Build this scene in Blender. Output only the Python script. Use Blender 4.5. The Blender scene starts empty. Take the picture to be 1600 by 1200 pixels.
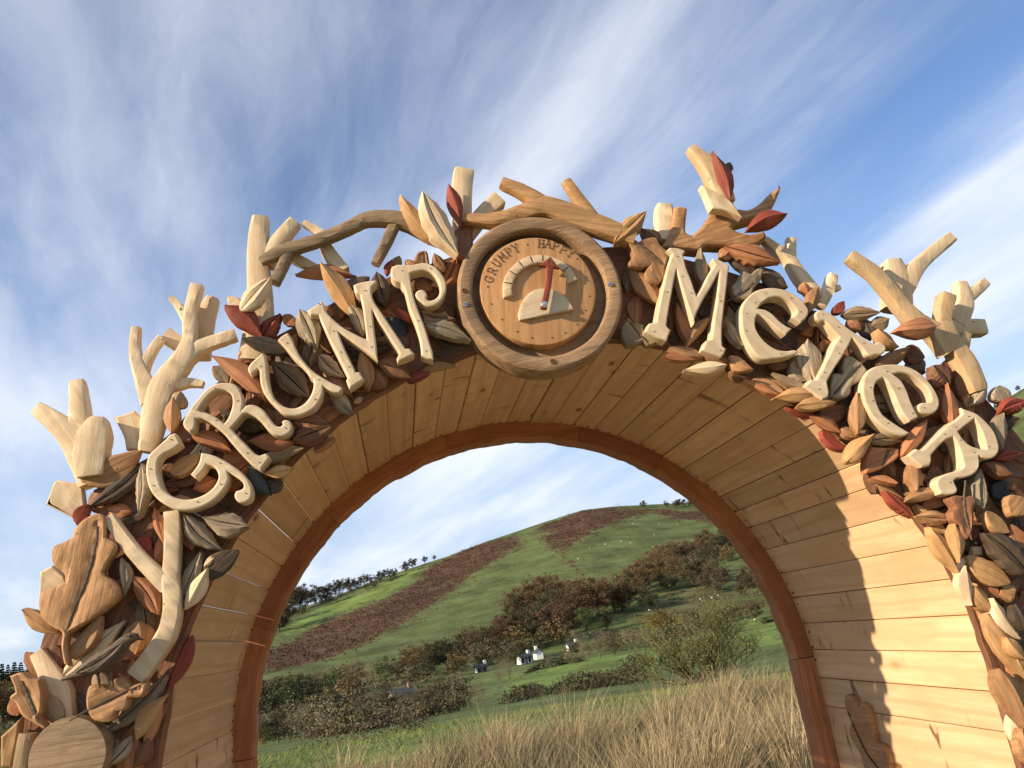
import bpy, math, random
import numpy as np
from mathutils import Matrix, Vector, noise
from mathutils.geometry import delaunay_2d_cdt

# ------------------------------------------------------------------ camera, sky, sun, exposure
SC=bpy.context.scene
COL=SC.collection
CAM_POS=[-0.44637, -2.04238, 1.55829]; CAM_R=[0.98149, -0.124416, -0.145596]; CAM_U=[0.103346, -0.29597, 0.94959]; CAM_F=[0.161236, 0.94706, 0.277634]; CAM_LENS=29.1661
cd=bpy.data.cameras.new('camera'); cam=bpy.data.objects.new('camera',cd); COL.objects.link(cam)
cd.sensor_width=36; cd.lens=CAM_LENS; cd.clip_start=.05; cd.clip_end=6000
_r,_u,_f=CAM_R,CAM_U,CAM_F
cam.matrix_world=Matrix(((_r[0],_u[0],-_f[0],CAM_POS[0]),(_r[1],_u[1],-_f[1],CAM_POS[1]),(_r[2],_u[2],-_f[2],CAM_POS[2]),(0,0,0,1)))
SC.camera=cam
SUN_DIR=Vector((2.75,1.0,-1.12)).normalized()          # the way the light travels
SUN_EL=math.asin(-SUN_DIR.z); SUN_ROT=math.atan2(-SUN_DIR.x,-SUN_DIR.y)
SC.view_settings.view_transform='Standard'; SC.view_settings.look='None'
SC.view_settings.exposure=0.68; SC.view_settings.gamma=1
sl=bpy.data.lights.new('sun','SUN'); sl.energy=5.0; sl.angle=math.radians(.53); sl.color=(1,.83,.62)
so=bpy.data.objects.new('sun',sl); COL.objects.link(so)
so.rotation_euler=SUN_DIR.to_track_quat('-Z','Y').to_euler()
W=bpy.data.worlds.new('World'); SC.world=W; W.use_nodes=True
def build_world():
    nt=W.node_tree; N=nt.nodes; Lk=nt.links; N.clear()
    def nd(t,**k):
        n=N.new(t)
        for a,b in k.items(): setattr(n,a,b)
        return n
    def mth(op,a,b=None,c=None,clamp=False):
        n=nd('ShaderNodeMath',operation=op,use_clamp=clamp)
        for i,v in enumerate((a,b,c)):
            if v is None: continue
            if isinstance(v,(int,float)): n.inputs[i].default_value=v
            else: Lk.new(v,n.inputs[i])
        return n.outputs[0]
    sky=nd('ShaderNodeTexSky',sky_type='NISHITA',sun_disc=False,sun_elevation=SUN_EL,sun_rotation=SUN_ROT,altitude=1500,air_density=.8,dust_density=.1,ozone_density=2.4)
    tc=nd('ShaderNodeTexCoord')
    sx=nd('ShaderNodeSeparateXYZ'); Lk.new(tc.outputs['Generated'],sx.inputs[0])
    zz=mth('ADD',mth('MAXIMUM',sx.outputs[2],0.0),.10)
    px=mth('DIVIDE',sx.outputs[0],zz); py=mth('DIVIDE',sx.outputs[1],zz)
    a=math.radians(-14)                                   # bearing the cirrus streaks run towards
    al=mth('ADD',mth('MULTIPLY',px,math.sin(a)),mth('MULTIPLY',py,math.cos(a)))
    ac=mth('SUBTRACT',mth('MULTIPLY',px,math.cos(a)),mth('MULTIPLY',py,math.sin(a)))
    def tex(su,sv,ou,ov,scale,detail,rough,dist):
        cb=nd('ShaderNodeCombineXYZ'); Lk.new(mth('ADD',mth('MULTIPLY',al,su),ou),cb.inputs[0]); Lk.new(mth('ADD',mth('MULTIPLY',ac,sv),ov),cb.inputs[1])
        n=nd('ShaderNodeTexNoise'); Lk.new(cb.outputs[0],n.inputs['Vector'])
        n.inputs['Scale'].default_value=scale; n.inputs['Detail'].default_value=detail; n.inputs['Roughness'].default_value=rough; n.inputs['Distortion'].default_value=dist
        return n.outputs['Fac']
    big=tex(.40,1.35,SKY_OFF[0],SKY_OFF[1],1.0,3,.5,.3)
    mid=tex(.45,1.9,3.1,7.7,1.4,7,.56,.5)
    fine=tex(1.4,4.5,9.3,2.2,2.2,9,.66,.9)
    m=mth('ADD',mth('ADD',mth('MULTIPLY',big,.9),mth('MULTIPLY',mid,.28)),mth('MULTIPLY',fine,.10))
    mr=nd('ShaderNodeMapRange',interpolation_type='SMOOTHSTEP'); Lk.new(m,mr.inputs[0]); mr.inputs[1].default_value=.505; mr.inputs[2].default_value=.86
    hz=nd('ShaderNodeMapRange',interpolation_type='SMOOTHSTEP'); Lk.new(sx.outputs[2],hz.inputs[0]); hz.inputs[1].default_value=.0; hz.inputs[2].default_value=.50; hz.inputs[3].default_value=.95; hz.inputs[4].default_value=.0
    m0=nd('ShaderNodeMix',data_type='RGBA'); Lk.new(hz.outputs[0],m0.inputs[0]); Lk.new(sky.outputs[0],m0.inputs[6]); m0.inputs[7].default_value=HAZE
    mx=nd('ShaderNodeMix',data_type='RGBA'); Lk.new(mth('MULTIPLY',mr.outputs[0],.85),mx.inputs[0]); Lk.new(m0.outputs[2],mx.inputs[6])
    mx.inputs[7].default_value=CLOUD
    bg=nd('ShaderNodeBackground'); bg.inputs[1].default_value=SKY_STR; Lk.new(mx.outputs[2],bg.inputs[0])
    o=nd('ShaderNodeOutputWorld'); Lk.new(bg.outputs[0],o.inputs[0])
SKY_OFF=(16.7,1.8); CLOUD=(4.5,4.65,5.0,1); HAZE=(2.5,3.0,3.7,1); SKY_STR=.145
build_world()

# ---- carving and landscape tables, metres in the arch plane (x across, z above the springing line) and on the ground
LETTERS=[["G",[[-0.9142,0.8287,1],[-0.9038,0.8024,1],[-0.9214,0.7903,0],[-0.9413,0.7821,0],[-0.953,0.7711,0],[-0.9568,0.7506,0],[-0.9542,0.7259,0],[-0.9452,0.7006,0],[-0.9247,0.6808,0],[-0.8959,0.6703,0],[-0.8665,0.6734,0],[-0.8414,0.6858,0],[-0.8275,0.7032,0],[-0.8236,0.7167,0],[-0.8279,0.7313,0],[-0.8374,0.7413,0],[-0.8488,0.7451,1],[-0.8576,0.7314,0],[-0.8746,0.716,1],[-0.8851,0.7271,1],[-0.872,0.742,0],[-0.8638,0.7568,0],[-0.8598,0.7758,1],[-0.8428,0.7702,0],[-0.8232,0.7608,0],[-0.7975,0.7417,0],[-0.7751,0.7213,0],[-0.7595,0.7018,0],[-0.7522,0.6833,0],[-0.7515,0.6658,0],[-0.7572,0.6526,0],[-0.7708,0.6467,0],[-0.7838,0.6508,0],[-0.7907,0.6638,0],[-0.7868,0.6755,0],[-0.7768,0.6777,0],[-0.7699,0.682,0],[-0.77,0.6918,0],[-0.7778,0.7023,0],[-0.7921,0.7146,0],[-0.8024,0.7229,1],[-0.8007,0.7104,0],[-0.8064,0.6936,0],[-0.8205,0.6745,0],[-0.841,0.6581,0],[-0.8675,0.6478,0],[-0.8968,0.6454,0],[-0.9255,0.6536,0],[-0.9539,0.6742,0],[-0.9726,0.7006,0],[-0.9809,0.7327,0],[-0.9809,0.7605,0],[-0.9739,0.7842,0],[-0.9572,0.7999,0],[-0.937,0.817,0],[-0.9269,0.8266,0]],[]],["R",[[-0.8831,0.8276,1],[-0.894,0.8389,0],[-0.8972,0.8519,0],[-0.8907,0.8675,0],[-0.8782,0.888,0],[-0.8606,0.9081,0],[-0.8394,0.9298,0],[-0.8151,0.9402,0],[-0.7878,0.938,0],[-0.7711,0.928,0],[-0.7603,0.9044,0],[-0.7598,0.8821,0],[-0.7633,0.8677,1],[-0.7532,0.8776,0],[-0.7361,0.8775,0],[-0.7162,0.8642,0],[-0.7021,0.8423,0],[-0.6896,0.8225,0],[-0.6779,0.8175,0],[-0.6725,0.8224,0],[-0.6738,0.828,0],[-0.6666,0.8327,0],[-0.6548,0.8277,0],[-0.6506,0.8144,0],[-0.6567,0.8004,0],[-0.6727,0.7932,0],[-0.6913,0.7972,0],[-0.7059,0.8098,0],[-0.7199,0.8315,0],[-0.7344,0.8478,0],[-0.7509,0.8571,0],[-0.7612,0.8564,1],[-0.7702,0.8464,0],[-0.7828,0.8333,0],[-0.7899,0.8261,1],[-0.7742,0.8033,0],[-0.7552,0.7794,0],[-0.7395,0.7596,0],[-0.7297,0.7531,1],[-0.7143,0.7566,1],[-0.7064,0.7467,1],[-0.7301,0.7175,1],[-0.7478,0.7321,1],[-0.7698,0.7597,0],[-0.7917,0.7909,0],[-0.8073,0.8144,0],[-0.8298,0.8387,0],[-0.8526,0.8559,0],[-0.8686,0.8577,1],[-0.8697,0.8469,0],[-0.8735,0.8329,0]],[[[-0.8618,0.8781,1],[-0.8474,0.8992,0],[-0.8262,0.9191,0],[-0.8056,0.9224,0],[-0.7874,0.9111,0],[-0.7832,0.8921,0],[-0.7877,0.8704,0],[-0.7972,0.8495,0],[-0.8054,0.8403,1],[-0.8223,0.8561,0],[-0.8419,0.8693,0]]]],["U",[[-0.7059,1.0064,1],[-0.7008,0.9925,0],[-0.6997,0.9656,0],[-0.6988,0.9351,0],[-0.693,0.9044,0],[-0.6808,0.8788,0],[-0.6644,0.8647,0],[-0.644,0.8586,0],[-0.6227,0.8648,0],[-0.6056,0.8816,0],[-0.5952,0.9031,0],[-0.5936,0.9238,0],[-0.6008,0.9322,0],[-0.6065,0.9475,0],[-0.6188,0.9654,0],[-0.6391,0.9917,0],[-0.6577,1.0197,0],[-0.6703,1.036,1],[-0.6577,1.046,0],[-0.6452,1.0523,1],[-0.636,1.0363,0],[-0.6291,1.013,0],[-0.6205,0.9897,0],[-0.6068,0.966,0],[-0.5913,0.9459,0],[-0.5721,0.9291,0],[-0.5495,0.9119,0],[-0.5299,0.9006,1],[-0.5271,0.893,0],[-0.5347,0.8847,1],[-0.5481,0.888,0],[-0.561,0.8967,0],[-0.5713,0.9051,1],[-0.5736,0.889,0],[-0.5837,0.8683,0],[-0.5985,0.852,0],[-0.6195,0.8418,0],[-0.6432,0.8391,0],[-0.6661,0.8453,0],[-0.6817,0.8614,0],[-0.7002,0.8849,0],[-0.712,0.9065,0],[-0.7173,0.9334,0],[-0.7174,0.9599,0],[-0.7213,0.9648,1],[-0.7315,0.9576,0],[-0.7371,0.9506,1],[-0.7439,0.9646,0],[-0.739,0.9793,0],[-0.7242,0.993,0]],[]],["M",[[-0.5946,1.1054,1],[-0.5561,1.1272,1],[-0.5516,1.1179,1],[-0.5479,1.0982,0],[-0.5322,1.0754,0],[-0.513,1.0544,0],[-0.4899,1.0368,0],[-0.4668,1.0211,0],[-0.4573,1.0163,1],[-0.4574,1.045,0],[-0.458,1.0759,0],[-0.4586,1.1071,0],[-0.4614,1.1348,1],[-0.4715,1.1416,1],[-0.4759,1.1637,1],[-0.4563,1.1699,0],[-0.4182,1.1724,1],[-0.4172,1.1643,1],[-0.4309,1.1536,1],[-0.4326,1.136,0],[-0.4278,1.112,0],[-0.4113,1.0791,0],[-0.3937,1.0425,0],[-0.3761,1.0062,0],[-0.3645,0.9821,1],[-0.3546,0.9811,1],[-0.3443,0.9648,1],[-0.3877,0.9474,1],[-0.3891,0.9581,1],[-0.3819,0.9687,1],[-0.3844,0.9784,0],[-0.3976,1.0045,0],[-0.4121,1.0367,0],[-0.4239,1.061,0],[-0.4352,1.0912,1],[-0.4355,1.0698,0],[-0.4354,1.0351,0],[-0.4345,0.9969,0],[-0.4358,0.96,1],[-0.4566,0.9802,0],[-0.4791,1.0014,0],[-0.4986,1.0186,0],[-0.5239,1.0421,1],[-0.5166,1.0128,0],[-0.5058,0.9778,0],[-0.4947,0.9467,0],[-0.4907,0.9333,1],[-0.482,0.9331,1],[-0.4728,0.9128,1],[-0.5099,0.8929,1],[-0.5159,0.9149,1],[-0.5107,0.9225,1],[-0.519,0.9456,0],[-0.533,0.9844,0],[-0.5471,1.0235,0],[-0.5581,1.0588,0],[-0.5678,1.0904,1],[-0.5868,1.0931,1]],[]],["P",[[-0.379,1.1955,0],[-0.3736,1.2048,0],[-0.3611,1.2103,0],[-0.3492,1.2093,0],[-0.3346,1.2063,0],[-0.3134,1.2078,0],[-0.292,1.2099,0],[-0.2719,1.2008,0],[-0.2558,1.1845,0],[-0.2451,1.1605,0],[-0.2428,1.1373,0],[-0.2488,1.1183,0],[-0.2616,1.1,0],[-0.2793,1.0888,0],[-0.2972,1.0889,0],[-0.3121,1.1016,0],[-0.3225,1.1139,0],[-0.3242,1.1253,0],[-0.3157,1.1343,0],[-0.3038,1.1348,0],[-0.2947,1.1226,0],[-0.2975,1.1115,0],[-0.2924,1.1046,0],[-0.2804,1.1051,0],[-0.2674,1.1135,0],[-0.261,1.1292,0],[-0.2601,1.1487,0],[-0.2669,1.1674,0],[-0.2803,1.1817,0],[-0.2976,1.1882,0],[-0.3158,1.1865,0],[-0.3306,1.1829,1],[-0.3313,1.1683,0],[-0.3301,1.1388,0],[-0.3275,1.1095,0],[-0.3197,1.0735,0],[-0.3099,1.0312,0],[-0.303,0.9897,0],[-0.2987,0.9643,0],[-0.2994,0.9458,1],[-0.3135,0.9504,0],[-0.3284,0.9597,1],[-0.3265,0.9765,0],[-0.3273,1.0078,0],[-0.3324,1.0398,0],[-0.3383,1.0657,0],[-0.3443,1.0918,0],[-0.3473,1.1178,0],[-0.3518,1.1441,0],[-0.3576,1.1592,1],[-0.3716,1.167,0],[-0.3792,1.1791,0]],[]],["M",[[0.3574,1.1877,1],[0.3704,1.1966,1],[0.3919,1.1931,0],[0.4092,1.185,1],[0.4107,1.1799,1],[0.4027,1.1722,1],[0.4026,1.154,0],[0.4039,1.1308,0],[0.4094,1.0975,0],[0.4124,1.0679,0],[0.4149,1.0509,1],[0.4361,1.0755,0],[0.4588,1.1061,0],[0.4803,1.1306,0],[0.4843,1.1369,1],[0.4796,1.1489,1],[0.4842,1.1552,1],[0.5006,1.1494,0],[0.5251,1.13,1],[0.5228,1.1202,1],[0.5166,1.1075,0],[0.506,1.0756,0],[0.4925,1.0378,0],[0.4791,1.0004,0],[0.4668,0.9633,0],[0.4574,0.9263,0],[0.454,0.9048,1],[0.462,0.8962,1],[0.4515,0.8801,0],[0.4424,0.8743,1],[0.4216,0.8848,0],[0.3953,0.8984,1],[0.4116,0.9232,1],[0.4278,0.9262,1],[0.4371,0.9536,0],[0.4531,0.9965,0],[0.4692,1.0399,0],[0.4855,1.0906,0],[0.4916,1.113,1],[0.4655,1.0793,0],[0.4397,1.0492,0],[0.418,1.0222,0],[0.3996,0.9953,0],[0.3892,0.9716,1],[0.3867,0.9933,0],[0.3827,1.032,0],[0.3785,1.0711,0],[0.375,1.1137,0],[0.3747,1.1301,1],[0.3638,1.1049,0],[0.3503,1.0704,0],[0.3334,1.0271,0],[0.3196,0.9904,0],[0.3149,0.9751,1],[0.3238,0.9617,1],[0.3063,0.9338,1],[0.2813,0.9457,0],[0.2537,0.964,1],[0.2682,0.986,1],[0.2886,0.9887,1],[0.3019,1.0238,0],[0.32,1.0668,0],[0.3354,1.1042,0],[0.3527,1.1419,0],[0.371,1.1766,1]],[]],["e",[[0.5231,0.9795,0],[0.5319,1.0076,0],[0.5517,1.0307,0],[0.5809,1.049,0],[0.6156,1.055,0],[0.648,1.0512,0],[0.6781,1.0378,0],[0.702,1.0166,0],[0.7159,0.99,0],[0.7157,0.9733,0],[0.7033,0.9578,0],[0.6859,0.9471,1],[0.6652,0.9636,1],[0.6788,0.9727,0],[0.6827,0.9827,0],[0.6792,0.9935,0],[0.6671,1.0114,0],[0.6456,1.0252,0],[0.6209,1.0263,0],[0.5931,1.0143,0],[0.577,0.9991,1],[0.5961,0.9931,0],[0.6133,0.979,0],[0.6283,0.9569,0],[0.6449,0.9408,0],[0.6574,0.9334,1],[0.6347,0.9172,1],[0.6182,0.9332,0],[0.5997,0.9576,0],[0.5801,0.9781,0],[0.5708,0.9823,1],[0.5611,0.9676,0],[0.5573,0.9433,0],[0.5653,0.918,0],[0.5803,0.8962,0],[0.6007,0.88,0],[0.6275,0.8731,0],[0.6482,0.8738,0],[0.659,0.8679,1],[0.6489,0.8608,0],[0.619,0.8559,0],[0.5863,0.8553,0],[0.5582,0.8562,0],[0.538,0.8723,0],[0.5249,0.9019,0],[0.5176,0.9391,0]],[]],["T",[[0.7402,0.9459,1],[0.7323,0.953,0],[0.7328,0.9676,0],[0.7462,0.9775,0],[0.765,0.9742,0],[0.7851,0.9576,0],[0.8066,0.9287,0],[0.8335,0.9018,0],[0.8617,0.8796,0],[0.8779,0.8674,1],[0.8939,0.8715,0],[0.908,0.8604,0],[0.9063,0.8462,0],[0.8908,0.8358,0],[0.8736,0.8362,0],[0.8584,0.8344,0],[0.8478,0.8403,0],[0.8406,0.8578,0],[0.8268,0.8784,0],[0.8199,0.8887,1],[0.8051,0.871,0],[0.777,0.8405,0],[0.7505,0.815,0],[0.7302,0.7937,0],[0.716,0.7767,1],[0.7142,0.7491,1],[0.7073,0.7361,0],[0.6893,0.7312,1],[0.6705,0.7493,0],[0.6502,0.7709,1],[0.6714,0.7884,1],[0.6877,0.7867,1],[0.7047,0.8058,0],[0.7334,0.8403,0],[0.7624,0.8753,0],[0.7831,0.8972,1],[0.7657,0.9231,0],[0.7545,0.9445,0]],[]],["e",[[0.8115,0.757,0],[0.8228,0.7791,0],[0.8483,0.7999,0],[0.8846,0.8065,0],[0.928,0.8033,0],[0.9636,0.79,0],[0.9909,0.7658,0],[1.0096,0.7307,0],[1.0163,0.6971,0],[1.0091,0.6747,0],[0.9898,0.6607,0],[0.9677,0.6609,0],[0.9509,0.6697,0],[0.9513,0.6835,0],[0.9626,0.6915,0],[0.9773,0.6912,0],[0.9902,0.693,0],[0.9952,0.7041,0],[0.9931,0.7254,0],[0.9803,0.748,0],[0.9573,0.7694,0],[0.9306,0.7793,0],[0.9067,0.7786,1],[0.9244,0.7588,0],[0.9327,0.7297,0],[0.9349,0.6969,0],[0.9408,0.6685,0],[0.9437,0.6544,1],[0.9141,0.6454,1],[0.9017,0.6684,0],[0.8957,0.6967,0],[0.891,0.7296,0],[0.8816,0.7634,0],[0.8741,0.7712,1],[0.8542,0.7617,0],[0.8405,0.7399,0],[0.8383,0.7077,0],[0.8438,0.6772,0],[0.8615,0.6556,0],[0.8823,0.6364,0],[0.9075,0.6162,1],[0.884,0.6104,0],[0.8584,0.621,0],[0.8357,0.6418,0],[0.8156,0.6713,0],[0.806,0.7044,0],[0.806,0.7344,0]],[]],["R",[[1.0719,0.6665,1],[1.0912,0.6566,0],[1.112,0.6447,0],[1.1296,0.6235,0],[1.1446,0.5951,0],[1.1476,0.5683,0],[1.1428,0.5426,0],[1.1248,0.526,0],[1.1034,0.5231,0],[1.087,0.5287,1],[1.0804,0.5333,0],[1.0769,0.517,0],[1.067,0.4997,0],[1.0468,0.4876,0],[1.0213,0.4834,0],[1.0015,0.484,0],[0.9896,0.4782,1],[0.9906,0.469,0],[0.9923,0.4561,0],[0.9832,0.4465,0],[0.9611,0.4457,0],[0.9429,0.4505,1],[0.9388,0.4683,0],[0.9419,0.4842,0],[0.9573,0.495,0],[0.9831,0.5009,0],[1.0079,0.5033,0],[1.0268,0.512,0],[1.0307,0.53,0],[1.0312,0.5559,0],[1.0286,0.5786,0],[1.0239,0.5915,1],[1.0031,0.5872,0],[0.9735,0.5702,0],[0.9473,0.5511,1],[0.9436,0.5369,0],[0.9354,0.5261,1],[0.9118,0.5242,1],[0.8828,0.5582,1],[0.9105,0.5733,1],[0.9247,0.5679,1],[0.9437,0.5775,0],[0.9788,0.5994,0],[1.0191,0.6241,0],[1.0526,0.6392,0],[1.0706,0.6502,1]],[[[1.1001,0.6315,1],[1.0724,0.6187,0],[1.043,0.6039,1],[1.0505,0.5835,0],[1.0647,0.565,0],[1.0854,0.5539,0],[1.1061,0.5488,1],[1.1101,0.5727,0],[1.1082,0.6032,0]]]]]
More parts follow.
